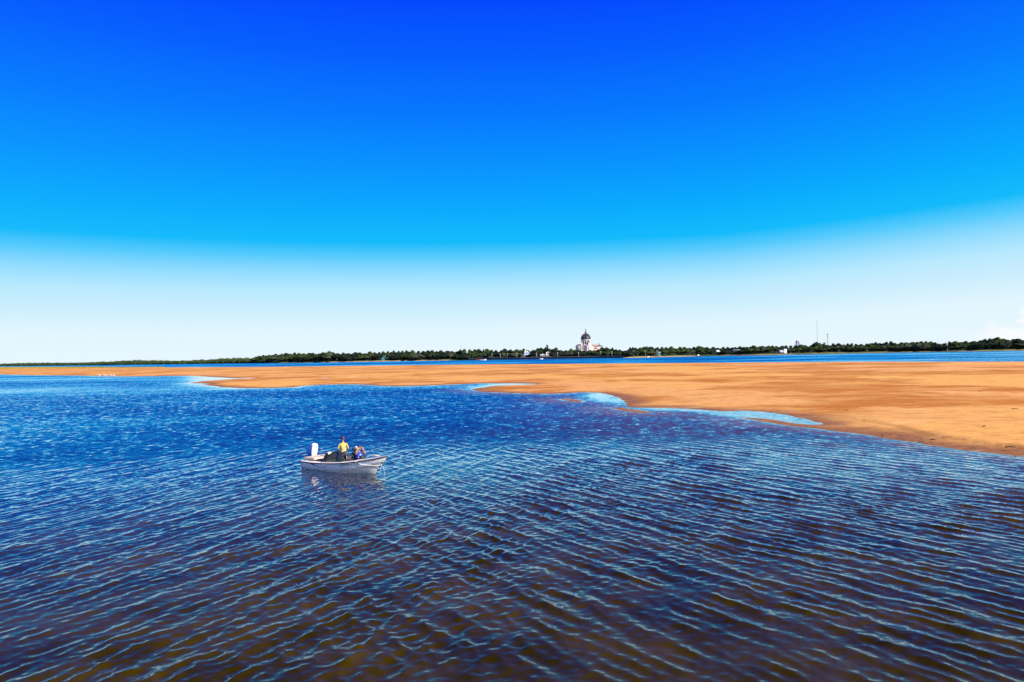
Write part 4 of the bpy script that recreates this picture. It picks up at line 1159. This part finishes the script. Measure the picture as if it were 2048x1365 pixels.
def person(loc, rz, pose, label, mats, parts, face, lean=0.0):
    t = empty('person', loc, rz); tag(t, label, 'person')
    J, Bn = {}, []
    if pose == 'stand':
        J = {'pelvis': ((0, 0, .94), (.165, .12)), 'waist': ((0, 0, 1.10), (.15, .105)), 'chest': ((-.01, 0, 1.30), (.185, .125)), 'neckb': ((0, 0, 1.45), (.10, .085)), 'neck': ((.01, 0, 1.53), .055), 'skull': ((.015, 0, 1.60), .055)}
        Bn = [('pelvis', 'waist'), ('waist', 'chest'), ('chest', 'neckb'), ('neckb', 'neck'), ('neck', 'skull')]
        for s, n_ in ((1, 'l'), (-1, 'r')):
            J[n_ + 'hip'] = ((0, s * .10, .86), .095); J[n_ + 'knee'] = ((.03, s * .13, .48), .062); J[n_ + 'ank'] = ((-.02, s * .14, .09), .042); J[n_ + 'toe'] = ((.15, s * .16, .045), (.045, .032))
            Bn += [('pelvis', n_ + 'hip'), (n_ + 'hip', n_ + 'knee'), (n_ + 'knee', n_ + 'ank'), (n_ + 'ank', n_ + 'toe')]
            J[n_ + 'sh'] = ((-.01, s * .20, 1.40), .062); el_ = (.02 if s > 0 else .0, s * .29, 1.13); J[n_ + 'elb'] = (el_, .046)
            wr_ = (.25, s * .20, 1.04) if s > 0 else (.20, s * .26, .98)
            J[n_ + 'wr'] = (wr_, .031); Bn += [('chest', n_ + 'sh'), (n_ + 'sh', n_ + 'elb'), (n_ + 'elb', n_ + 'wr')]
            add_hand(J, Bn, wr_, n_ + 'wr', Vector(wr_) - Vector(el_), (0, 0, -1), s)
        head = (.025, 0, 1.68)
    else:   # seated; z = 0 is the seat plane minus 0.45
        up = pose == 'seat_hands_up'
        J = {'pelvis': ((0, 0, .56), (.17, .13)), 'waist': ((0, 0, .70), (.15, .11)), 'chest': ((.01, 0, .90), (.175, .125)), 'neckb': ((.02, 0, 1.05), (.095, .08)), 'neck': ((.03, 0, 1.12), .052), 'skull': ((.035, 0, 1.18), .05)}
        Bn = [('pelvis', 'waist'), ('waist', 'chest'), ('chest', 'neckb'), ('neckb', 'neck'), ('neck', 'skull')]
        for s, n_ in ((1, 'l'), (-1, 'r')):
            J[n_ + 'hip'] = ((.08, s * .10, .54), .09); J[n_ + 'knee'] = ((.46, s * .14, .55), .062); J[n_ + 'ank'] = ((.50, s * .14, .12), .042); J[n_ + 'toe'] = ((.66, s * .15, .06), (.045, .032))
            Bn += [('pelvis', n_ + 'hip'), (n_ + 'hip', n_ + 'knee'), (n_ + 'knee', n_ + 'ank'), (n_ + 'ank', n_ + 'toe')]
            J[n_ + 'sh'] = ((.01, s * .19, 1.0), .058)
            if up: el_ = (.20, s * .27, .98); wr_ = (.24, s * .16, 1.20); cu = (-1, 0, 0)
            else: el_ = (.10, s * .27, .76); wr_ = (.33, s * .16, .70); cu = (0, 0, -1)
            J[n_ + 'elb'] = (el_, .042); J[n_ + 'wr'] = (wr_, .03); Bn += [('chest', n_ + 'sh'), (n_ + 'sh', n_ + 'elb'), (n_ + 'elb', n_ + 'wr')]
            add_hand(J, Bn, wr_, n_ + 'wr', Vector(wr_) - Vector(el_), cu, s)
        head = (.045, 0, 1.27)
    body, M3, hc = skin_body('body', J, Bn, head, parts, t, face, mats)
    return t, M3, hc


def head_shell(t, M3, hc, m, name, k=1.08, front=.35, low=-.25, brim=False):
    bm = bmesh.new(); g = bmesh.ops.create_uvsphere(bm, u_segments=18, v_segments=14, radius=1)
    kill = [v for v in bm.verts if v.co.z < low + (0.75 * max(0, v.co.x + .1) if v.co.x > -.1 else 0)]
    bmesh.ops.delete(bm, geom=kill, context='VERTS')
    for v in bm.verts: v.co = hc + (M3 @ Vector((v.co.x * .098 * k - .004, v.co.y * .08 * k, v.co.z * .122 * k + .004)))
    for f in bm.faces: f.smooth = True
    me = bpy.data.meshes.new(name); bm.to_mesh(me); bm.free(); o = obj(name, me, m, t)
    so = o.modifiers.new('thick', 'SOLIDIFY'); so.thickness = .008
    if brim:
        b = MB(); pts = []
        for i in range(9):
            a = math.radians(-62 + i * 15.5); pts.append((.085 * math.cos(a) + .01, .085 * math.sin(a))); 
        out = [(x * 1.75 + .01, y * 1.05) for x, y in pts]; n_ = len(pts)
        vs = [hc + (M3 @ Vector((x, y, .045))) for x, y in pts] + [hc + (M3 @ Vector((x, y, .03))) for x, y in out]
        vs += [v + Vector((0, 0, .008)) for v in vs]
        fc = []
        for i in range(n_ - 1):
            fc += [(i, i + 1, n_ + i + 1, n_ + i), (2 * n_ + i, 3 * n_ + i, 3 * n_ + i + 1, 2 * n_ + i + 1), (n_ + i, n_ + i + 1, 3 * n_ + i + 1, 3 * n_ + i), (i, 2 * n_ + i, 2 * n_ + i + 1, i + 1)]
        b.poly(vs, fc); b.build('cap_brim', m, o)
    return o


# ------------------------------------------------------------------ the motorboat
BS = ground(603.6, 938.4); BB = ground(758.3, 951.5)
_h = math.atan2(BB[1] - BS[1], BB[0] - BS[0])
HEAD = _h + math.radians(-5.5)        # the near waterline also narrows toward the bow
WLEN = math.hypot(BB[0] - BS[0], BB[1] - BS[1])
M_GEL = mat('white_gelcoat', (0.86, 0.85, 0.84), .22, var=.03, scale=2)
M_GEL2 = mat('worn_lower_gelcoat', (0.70, 0.68, 0.62), .35, var=.12, scale=3)
M_RUB = mat('black_rubber', (0.02, 0.02, 0.022), .5)
M_DECK = mat('deck_white', (0.84, 0.80, 0.76), .5, var=.05)
M_CREAM = mat('cream_vinyl', (0.66, 0.52, 0.40), .6); M_BLUEC = mat('engine_blue', (0.03, 0.17, 0.62), .3)
M_BLACK = mat('black_vinyl', (0.018, 0.018, 0.025), .5); M_ROPE = mat('white_rope', (0.85, 0.82, 0.80), .8)
M_INSIDE = mat('blue_grey_liner', (0.16, 0.22, 0.30), .6)


def ci(xs, ys, q):
    """smooth (monotone-ish) interpolation"""
    xs = np.array(xs, float); ys = np.array(ys, float); m = np.gradient(ys, xs)
    q = np.clip(q, xs[0], xs[-1]); i = min(np.searchsorted(xs, q, 'right') - 1, len(xs) - 2); h = xs[i + 1] - xs[i]; t = (q - xs[i]) / h
    return (2 * t ** 3 - 3 * t ** 2 + 1) * ys[i] + (t ** 3 - 2 * t ** 2 + t) * h * m[i] + (-2 * t ** 3 + 3 * t ** 2) * ys[i + 1] + (t ** 3 - t ** 2) * h * m[i + 1]


def motorboat():
    L = 6.08
    side = Vector((-math.sin(HEAD), math.cos(HEAD), 0))           # to port (far side)
    o = Vector((BS[0], BS[1], 0)) + side * 0.92 - Vector((math.cos(HEAD), math.sin(HEAD), 0)) * 0.05
    t = empty('motorboat', (o.x, o.y, 0), HEAD); tag(t, 'white open motorboat with outboard engine floating on the river, four lines of gear and people aboard'.replace(', four lines of gear and people aboard', ' carrying people'), 'boat')
    S = [0, .15, .35, .55, .70, .82, .92, 1.0]
    GY = [.99, 1.05, 1.07, .97, .79, .55, .29, .015]; GZ = [.46, .45, .49, .57, .68, .80, .91, 1.03]
    KY = [.93, .98, .99, .92, .74, .50, .25, .006]; KZ = [.17, .17, .19, .24, .32, .41, .50, .60]
    CY = [.86, .91, .92, .80, .56, .30, .11, .004]; CZ = [-.08, -.08, -.07, -.04, .0, .06, .18, .55]
    LZ = [-.32, -.34, -.36, -.36, -.34, -.28, -.06, .50]
    # stem: lower forefoot raked, upper bow carried forward
    def X(s, row):      # row 0 keel,1 chine,2 knuckle,3 gunwale
        end = {0: 5.50, 1: 5.56, 2: 5.66, 3: L}[row]
        return s * end
    N = 34; rows = []
    for i in range(N):
        s = 1 - (1 - i / (N - 1)) ** 1.25
        gy, gz = max(.012, ci(S, GY, s)), ci(S, GZ, s); ky, kz = max(.008, ci(S, KY, s)), ci(S, KZ, s); cy, cz = max(.004, ci(S, CY, s)), ci(S, CZ, s); lz = ci(S, LZ, s)
        fl = .05 * math.sin(math.pi * min(1, s * 1.1)) 
        rows.append(((X(s, 0), 0, lz), (X(s, 1), cy, cz), (X(s, 2), ky, kz), (X(s, 2) + .14 * max(0, s - .82) / .18, ky + .012, kz + .02), ((X(s, 2) + X(s, 3)) / 2 + .10 * max(0, s - .82) / .18, (ky + gy) / 2 + .02 - fl * .4, (kz + gz) / 2), (X(s, 3), gy, gz)))

    def shell(lo, hi, name, m):
        b = MB(); vs = {}
        for sgn in (-1, 1):
            g = [[b.bm.verts.new((p[0], sgn * p[1], p[2])) for p in r[lo:hi + 1]] for r in rows]
            for i in range(N - 1):
                for j in range(hi - lo):
                    f = b.bm.faces.new((g[i][j], g[i + 1][j], g[i + 1][j + 1], g[i][j + 1])); f.smooth = True
            vs[sgn] = g
        tr = [v for v in vs[-1][0]] + [v for v in reversed(vs[1][0])]
        b.bm.faces.new(tr)
        bmesh.ops.remove_doubles(b.bm, verts=b.bm.verts, dist=.006)
        return b.build(name, m, t)
    shell(0, 2, 'lower_hull', M_GEL2)
    top = shell(2, 5, 'topsides', M_GEL)
    # rub rail
    for sgn in (-1, 1):
        b = MB(); b.tube([(r[5][0] + .01, sgn * (r[5][1] + .012), r[5][2] - .02) for r in rows], .030, 6); b.build('rub_rail', M_RUB, t)
    # deck: side decks, foredeck, aft deck with inner coaming
    c0, c1 = 0.75, 4.15           # cockpit from x to x
    b = MB(); prev = None
    for r in rows:
        x, gy, gz = r[5]; xi = x
        if x < c0 - .02 or x > c1 + .1: inner = 0.0
        else: inner = max(0, gy - .24)
        cam_ = .10 * (1 - (inner / max(gy, .01))) * min(1, gy)
        ring = [(x, -gy, gz + .012), (x, -(gy + inner) / 2, gz + .03 + cam_ * .5), (x, -inner, gz + .035 + cam_), (x, inner, gz + .035 + cam_), (x, (gy + inner) / 2, gz + .03 + cam_ * .5), (x, gy, gz + .012)]
        vs = [b.bm.verts.new(p) for p in ring]
        if prev:
            for j in (0, 1, 2, 3, 4):
                if j == 2 and (inner > 0 and prev[1] > 0): continue
                f = b.bm.faces.new((prev[0][j], vs[j], vs[j + 1], prev[0][j + 1])); f.smooth = True
        prev = (vs, inner)
    dk = b.build('deck', M_DECK, t)
    # cockpit liner and floor
    b = MB(); prev = None
    for r in rows:
        x, gy, gz = r[5]
        if x < c0 - .1 or x > c1 + .3: continue
        inn = gy - .235; fy = max(.05, r[1][1] * .78); vs = [b.bm.verts.new(p) for p in ((x, -inn, gz + .03), (x, -min(inn * .8, fy), .12), (x, min(inn * .8, fy), .12), (x, inn, gz + .03))]
        if prev:
            for j in range(3): b.bm.faces.new((prev[j], vs[j], vs[j + 1], prev[j + 1]))
        else: b.bm.faces.new(vs)
        prev = vs
    b.bm.faces.new(list(reversed(prev))); b.build('cockpit_liner', M_INSIDE, t)
    # transom cushions / sun pad at the stern
    b = MB(); b.box(.12, 1.05, -.82, .62, .56, .68); b.build('stern_cushion', M_CREAM, t, bevel=.03)
    b = MB(); b.box(1.15, 2.05, -.74, .74, .18, .62); b.build('engine_seat', M_BLACK, t, bevel=.05)
    b = MB(); b.poly([(1.72, -.78, .60), (2.02, -.78, .60), (2.12, -.78, .98), (1.98, -.78, 1.0), (1.72, .1, .60), (2.02, .1, .60), (2.12, .1, .98), (1.98, .1, 1.0)], [(0, 1, 2, 3), (7, 6, 5, 4), (0, 4, 5, 1), (1, 5, 6, 2), (2, 6, 7, 3), (3, 7, 4, 0)])
    b.build('seat_back', M_BLACK, t)
    b = MB(); b.box(1.93, 2.12, -.70, -.44, .90, 1.06); b.build('headrest', M_CREAM, t, bevel=.04)
    b = MB(); b.poly([(2.02, .10, .45), (2.34, .10, .45), (2.30, .14, 1.16), (2.14, .14, 1.18), (2.02, .5, .45), (2.34, .5, .45), (2.30, .44, 1.16), (2.14, .44, 1.18)], [(0, 1, 2, 3), (7, 6, 5, 4), (0, 4, 5, 1), (1, 5, 6, 2), (2, 6, 7, 3), (3, 7, 4, 0)])
    b.build('helm_seat', M_DECK, t, bevel=.03)
    b = MB(); b.box(3.0, 3.3, -.66, -.25, .15, .70, .04); con = b.build('console', M_BLACK, t)
    b = MB(); b.box(3.0, 3.3, .30, .66, .15, .74, .04); b.build('console', M_BLACK, t)
    ringp = [(2.93 + .05 * math.sin(a), -.46 + .17 * math.cos(a), .78 + .16 * math.sin(a)) for a in [i * math.pi / 8 for i in range(17)]]
    b = MB(); b.tube(ringp, .016, 5); b.tube([ringp[0], (2.93, -.46, .78), ringp[8]], .012, 5); b.tube([(2.93, -.46, .78), (3.02, -.46, .76)], .03, 6); b.build('steering_wheel', M_BLACK, con)
    # windshield: side wings sweep up from aft, front frame crosses the boat
    ws = empty('windshield', (0, 0, 0), parent=t)
    for sgn in (-1, 1):
        base = [(1.95, sgn * .96, .56), (2.5, sgn * .96, .60), (3.1, sgn * .92, .66), (3.55, sgn * .80, .74)]
        topl = [(1.95, sgn * .96, .60), (2.3, sgn * .94, .86), (2.7, sgn * .88, 1.10), (3.0, sgn * .80, 1.20)]
        b = MB(); b.tube(topl, .036, 6); b.tube([topl[-1], base[-1]], .038, 6); b.tube(base, .02, 5); b.build('frame', M_RUB, ws)
        b = MB(); pts = base + topl; b.poly(pts, [(0, 1, 5, 4), (1, 2, 6, 5), (2, 3, 7, 6)]); g_ = b.build('pane', M_PANE, ws)
        so = g_.modifiers.new('thick', 'SOLIDIFY'); so.thickness = .006
        b = MB(); pts = [(3.55, sgn * .80, .74), (3.70, sgn * .18, .80), (3.12, sgn * .18, 1.24), (3.0, sgn * .80, 1.20)]
        if sgn > 0:
            b.poly(pts, [(0, 1, 2, 3)]); g_ = b.build('pane', M_PANE, ws); so = g_.modifiers.new('thick', 'SOLIDIFY'); so.thickness = .006
            b = MB(); b.tube(pts + [pts[0]], .030, 6); b.build('frame', M_RUB, ws)
        else: b.bm.free()
    # outboard
    ob = empty('outboard_motor', (-.14, 0, .50), parent=t, scale=(.9, .95, .87)); ob.rotation_euler = (0, math.radians(10), 0)
    def loft(secs, n_=16, name='cowl', m=M_GEL, pw=2.6):
        b = MB(); prev = None
        for z_, x0, x1, wy in secs:
            ring = []
            for i in range(n_):
                a = 2 * math.pi * i / n_; c_, s_ = math.cos(a), math.sin(a); e = (abs(c_) ** pw + abs(s_) ** pw) ** (-1 / pw)
                ring.append(b.bm.verts.new(((x0 + x1) / 2 + (x1 - x0) / 2 * c_ * e, wy * s_ * e, z_)))
            if prev:
                for i in range(n_): f = b.bm.faces.new((prev[i], prev[(i + 1) % n_], ring[(i + 1) % n_], ring[i])); f.smooth = True
            else: b.bm.faces.new(list(reversed(ring)))
            prev = ring
        b.bm.faces.new(prev); return b.build(name, m, ob)
    loft([(.20, -.38, .12, .20), (.26, -.44, .14, .22), (.45, -.46, .15, .235), (.70, -.40, .15, .235), (.90, -.27, .16, .22), (.99, -.14, .15, .18), (1.02, -.06, .08, .10)], name='cowl', m=M_BLUEC)  # cowl is blue all round, the front cover white
    loft([(.17, .02, .19, .20), (.30, .00, .24, .21), (.60, .0, .27, .22), (.88, -.02, .28, .215), (1.00, -.04, .22, .18), (1.045, .0, .13, .10)], name='front_cover', m=M_GEL)
    loft([(-.05, -.22, .16, .14), (.08, -.26, .18, .17), (.22, -.30, .18, .20)], name='tray', m=M_BLACK)
    loft([(-.95, -.12, .06, .03), (-.60, -.16, .10, .05), (-.05, -.20, .14, .10)], name='leg', m=M_GEL)
    b = MB(); b.box(.05, .36, -.14, .14, -.35, .10); b.build('bracket', M_BLACK, ob, bevel=.02)
    b = MB(); b.box(-.02, .282, -.224, .0, .36, .40); b.bm.free()
    b = MB(); b.box(.06, .20, -.236, -.215, .33, .37); b.build('cowl_latch', M_BLACK, ob)
    b = MB(); b.box(.12, .18, -.226, -.20, .86, .95); b.build('emblem', mat('emblem_teal', (0.03, .16, .18), .5), ob)
    # hull graphics, slightly proud of the topsides (starboard and port)
    def side_pt(x, fz, out=.006):
        # point on the starboard topside at length x and height fraction fz
        best = None
        for a_, b_ in zip(rows, rows[1:]):
            if a_[5][0] <= x <= b_[5][0]:
                q = (x - a_[5][0]) / (b_[5][0] - a_[5][0])
                P = [tuple(a_[j][m_] + (b_[j][m_] - a_[j][m_]) * q for m_ in range(3)) for j in (3, 4, 5)]
                if fz < .5: A_, B_, w = P[0], P[1], fz * 2
                else: A_, B_, w = P[1], P[2], fz * 2 - 1
                p = [A_[m_] + (B_[m_] - A_[m_]) * w for m_ in range(3)]
                return Vector((p[0], -p[1] - out, p[2]))
        return Vector((x, -1, .5))
    def ribbon(upper, lower, name, m):
        b = MB(); u_ = [side_pt(*p) for p in upper]; l_ = [side_pt(*p) for p in lower]; n_ = len(u_)
        b.poly(u_ + l_, [(i, n_ + i, n_ + i + 1, i + 1) for i in range(n_ - 1)]); return b.build(name, m, t)
    M_DECAL = mat('black_decal', (0.015, .02, .035), .4)
    ribbon([(.95, .78), (1.15, .80), (1.32, .72), (1.5, .48), (1.8, .28), (2.3, .14), (2.9, .10)], [(.95, .74), (1.12, .60), (1.25, .50), (1.42, .38), (1.75, .20), (2.3, .09), (2.9, .08)], 'side_stripe', M_DECAL)
    # name on the bow
    def decal_text(txt, x0, fz, size, name, m):
        cu = bpy.data.curves.new(name, 'FONT'); cu.body = txt; cu.size = size; cu.extrude = .003; cu.space_character = 1.15
        to = bpy.data.objects.new('tmp_text', cu); COL.objects.link(to)
        dg = bpy.context.evaluated_depsgraph_get(); me = bpy.data.meshes.new_from_object(to.evaluated_get(dg)); bpy.data.objects.remove(to)
        for v in me.vertices:
            lx, ly, lz = v.co; p = side_pt(x0 + lx, fz, .0); p2 = side_pt(x0 + lx, min(.98, fz + .2), .0); up = (p2 - p).normalized()
            q = p + up * ly; q.y -= .008 + lz; v.co = q
        me.materials.clear(); return obj(name, me, m, t)
    decal_text('DINGA 1', 3.40, .46, .20, 'boat_name', M_DECAL)
    decal_text('310', 2.25, .36, .10, 'small_lettering', M_DECAL)
    b = MB(); p = side_pt(4.62, .66); b.ball(p, (.075, .02, .045)); b.build('hawse_hole', M_RUB, t)
    b = MB(); b.ball(side_pt(4.42, .62), (.03, .02, .03)); b.build('vent', M_RUB, t)
    # bow eye and mooring rope
    eye = Vector((5.68, 0, .52)); b = MB(); b.tube([eye + Vector((-.05, 0, -.05)), eye + Vector((.06, 0, -.03)), eye + Vector((.06, 0, .05)), eye + Vector((-.03, 0, .06))], .018, 6); b.build('bow_eye', M_RUB, t)
    s0 = side_pt(4.40, 1.0, .04); mid = [s0 + Vector((-.05, .25, .06)), s0 + Vector((0, -.01, .01)), side_pt(4.62, .72, .03), side_pt(4.95, .30, .04), Vector((5.30, -.22, .47)), eye + Vector((.02, -.03, 0))]
    b = MB(); b.tube(mid, .014, 6); b.build('mooring_rope', M_ROPE, t)
    b = MB(); b.tube([eye, eye + Vector((-.10, -.06, -.25)), eye + Vector((-.20, -.05, -.62))], .007, 5); b.build('mooring_rope', M_ROPE, t)
    b = MB(); b.tube([eye, eye + Vector((.08, .02, -.15)), eye + Vector((.12, .02, -.35)), eye + Vector((.20, .02, -.60))], .006, 5); b.build('mooring_rope', M_ROPE, t)
    # cleats, bow hatch, stern rail
    for x_, y_ in ((4.9, -.40), (4.9, .40), (.4, -.88), (.4, .88)):
        z_ = float(ci(S, GZ, x_ / L)) + .05; b = MB(); b.tube([(x_ - .1, y_, z_ + .05), (x_ + .1, y_, z_ + .05)], .014, 5); b.box(x_ - .03, x_ + .03, y_ - .02, y_ + .02, z_ - .03, z_ + .04); b.build('cleat', M_STEEL, t)
    b = MB(); b.box(5.0, 5.35, -.16, .16, .98, 1.01); b.build('bow_hatch', mat('hatch_cream', (0.6, .5, .42), .6), t)
    b = MB(); b.lathe([(.10, 0), (.14, .05), (.14, .16), (.07, .2)], (4.30, -.22, .76), 12); b.build('round_bag', M_BLACK, t)

    # ------------- people aboard (things of their own)
    Mw = Matrix.Translation((o.x, o.y, 0)) @ Matrix.Rotation(HEAD, 4, 'Z')
    def put(lx, ly, lz): return tuple(Mw @ Vector((lx, ly, lz)))
    tshirt = {'waist': 1, 'chest': 1, 'neckb': 1, 'lsh': 1, 'rsh': 1, 'lelb': 1, 'relb': 1, 'lhip': 2, 'rhip': 2, 'lknee': 2, 'rknee': 2, 'lank': 2, 'rank': 2, 'ltoe': 3, 'rtoe': 3}
    # skipper: faces ahead and away to the far side
    th = HEAD + math.radians(150)
    t1, M3, hc = person(put(2.50, .05, .08), th, 'stand', 'man standing in the boat in a yellow shirt and a maroon cap', [M_SKIN, M_YELLOW, M_NAVY, M_BLACKC], tshirt, (1, .1, 0))
    cap = head_shell(t1, M3, hc, M_MAROON, 'cap', 1.12, low=.05, brim=True); hr = head_shell(t1, M3, hc, M_HAIR, 'hair', 1.05, low=-.3)
    # someone small in dark clothes seated behind him
    t2, M3, hc = person(put(2.15, .45, -.10), HEAD + math.radians(20), 'seat', 'person in dark clothes seated behind the standing man', [M_SKIN, M_BLACKC, M_NAVY, M_BLACKC], tshirt, (1, 0, 0))
    head_shell(t2, M3, hc, M_HAIR, 'hair', 1.10, low=-.35)
    # passenger with white cap
    t3, M3, hc = person(put(3.42, .18, -.02), HEAD + math.radians(-25), 'seat', 'seated passenger in dark clothes and a white cap beside the blue life jacket', [M_SKIN2, M_BLACKC, M_NAVY, M_BLACKC], tshirt, (1, .2, 0))
    head_shell(t3, M3, hc, M_WHITEC, 'cap', 1.12, low=.1, brim=True); head_shell(t3, M3, hc, M_HAIR, 'hair', 1.05, low=-.3)
    # passenger in blue life jacket, hands up to the face
    jk = dict(tshirt); jk.update({'lelb': 0, 'relb': 0, 'lsh': 1, 'rsh': 1})
    t4, M3, hc = person(put(3.86, .04, .04), HEAD + math.radians(-28), 'seat_hands_up', 'seated passenger in a blue life jacket holding both hands up to the face', [M_SKIN2, M_LIFE, M_NAVY, M_BLACKC], jk, (1, 0, 0))
    head_shell(t4, M3, hc, M_HAIR2, 'hair', 1.14, low=-.75)
    b = MB(); prof = [(.19, .62), (.215, .70), (.22, .88), (.205, 1.0), (.13, 1.05)]; b.lathe(prof, (0, 0, 0), 16)
    for v in b.bm.verts: v.co.x = v.co.x * .78 + .01
    vest = b.build('life_jacket', M_LIFE, t4)
    b = MB(); b.box(.165, .188, -.11, .11, .76, .81); b.build('print', M_WHITEC, vest)
    b = MB(); b.poly([(.172, -.05, .90), (.172, .05, .90), (.160, 0, .97), (.186, -.05, .90), (.186, .05, .90), (.176, 0, .97)], [(0, 1, 2), (5, 4, 3), (0, 3, 4, 1), (1, 4, 5, 2), (2, 5, 3, 0)]); b.build('emblem', M_WHITEC, vest)


def pane_material():
    m = bpy.data.materials.new('tinted_pane'); m.use_nodes = True; t_ = m.node_tree; b = t_.nodes['Principled BSDF']
    b.inputs['Base Color'].default_value = (.10, .22, .26, 1); b.inputs['Roughness'].default_value = .05; b.inputs['Alpha'].default_value = .07
    return m


M_PANE = pane_material()


# ------------------------------------------------------------------ gulls, driftwood and other small things
def small_things():
    b = MB(); b.ball((0, 0, .22), (.24, .09, .10), 10, 8); b.ball((.22, 0, .33), (.065, .05, .055), 8, 6); b.tube([(.15, 0, .27), (.21, 0, .33)], .045, 6, .035)
    b.poly([(-.2, -.04, .22), (-.2, .04, .22), (-.38, .03, .24), (-.38, -.03, .24), (-.2, 0, .26)], [(0, 1, 2, 3), (0, 4, 1), (1, 4, 2), (3, 4, 0), (2, 4, 3)])
    body = b.mesh('body'); body.materials.append(M_WHITE)
    b = MB()
    for s in (-1, 1): b.ball((-.05, s * .085, .25), (.22, .02, .065), 8, 6)
    wing = b.mesh('folded_wings'); wing.materials.append(mat('gull_grey', (0.5, .52, .55), .7))
    b = MB(); b.tube([(.27, 0, .33), (.34, 0, .315)], .014, 5, .004); beak = b.mesh('beak'); beak.materials.append(mat('beak_yellow', (.6, .35, .05), .5))
    legs = []
    b = MB(); b.tube([(.02, .04, 0), (.0, .04, .15)], .01, 4); leg = b.mesh('leg'); leg.materials.append(bpy.data.materials['beak_yellow'])
    rnd = random.Random(2)
    for i in range(24):
        px = rnd.choice((rnd.gauss(200, 7), rnd.gauss(213, 5), rnd.gauss(226, 3), rnd.uniform(184, 246))); py = rnd.uniform(751.2, 753.0)
        x, y = ground(px, py, .08)
        t = empty('gull', (x, y, .03), rnd.uniform(0, 6.28), (1.5, 1.5, 1.5)); tag(t, 'tiny white gull in the flock at the edge of the sandbar', 'bird', 'flock of gulls at the left waterline')
        for nm, me in (('body', body), ('wings', wing), ('beak', beak), ('leg', leg)): link(bpy.data.objects.new(nm, me), t)
        l2 = link(bpy.data.objects.new('leg', leg), t); l2.location = (0, -.08, 0)
    # driftwood and weed clumps lying on the sand
    M_DRIFT = mat('wet_driftwood', (0.06, 0.035, 0.02), .8)
    items = [((1843, 885, .9, .25), 'dark branch at the waterline below the sand ledge'), ((2022, 895, 1.0, -.2), 'dark stick on the sand ledge at the right edge'), ((1693, 821, .5, .3), 'small dark stub on the pale sand above the pool'),
             ((1740, 795, .8, .1), 'low dark clump of weed in the middle of the right sand'), ((1969, 853, .7, .5), 'dark twig lying right of the middle of the sand'), ((1840, 736.6, 1.6, 0), 'dark weed heap far out on the right sand'),
             ((1782, 764, 1.2, .2), 'thin dark branch on the orange patch'), ((1441, 726.4, 2.2, 0), 'dark log lying on the far edge of the sandbar'), ((1765, 872, .5, .9), 'short dark twig on the shore right of the pool'), ((1866, 880, .5, -.4), 'tiny dark root by the ledge'),
             ((1960, 784, .9, .3), 'dark streak of weed on the right hand sand'), ((2030, 818, 1.0, .0), 'dark root near the right edge of the picture'), ((1350, 745, 1.1, .1), 'dark speck of weed in the centre of the sandbar')]
    for (px, py, s, rz), lab in items:
        x, y = ground(px, py, .28); d = math.hypot(x, y); s = s * max(1, d / 90) * .62
        b = MB(); rr = random.Random(int(px)); b.tube([(-s * .5, 0, .02), (-s * .15, s * .06, .04), (s * .2, -s * .04, .03), (s * .5, s * .05, .01)], .035 * max(1, d / 120), 6, .025)
        for q in range(2): b.tube([(s * (-.1 + q * .25), 0, .06), (s * (.05 + q * .25), s * rr.uniform(.1, .2), .05), (s * (.12 + q * .3), s * .25, .06)], .02 * max(1, d / 120), 5, .008)
        o = b.build('driftwood', M_DRIFT); o.location = (x, y, .27); o.rotation_euler = (0, 0, rz); tag(o, lab, 'driftwood', 'driftwood on the sandbar')


build_water()
build_sand()
build_bank()
plant_trees()
far_wood()
marsh_grass()
basilica()
buildings()
masts()
motorboat()
small_things()
print('trees', TREES_N[0])
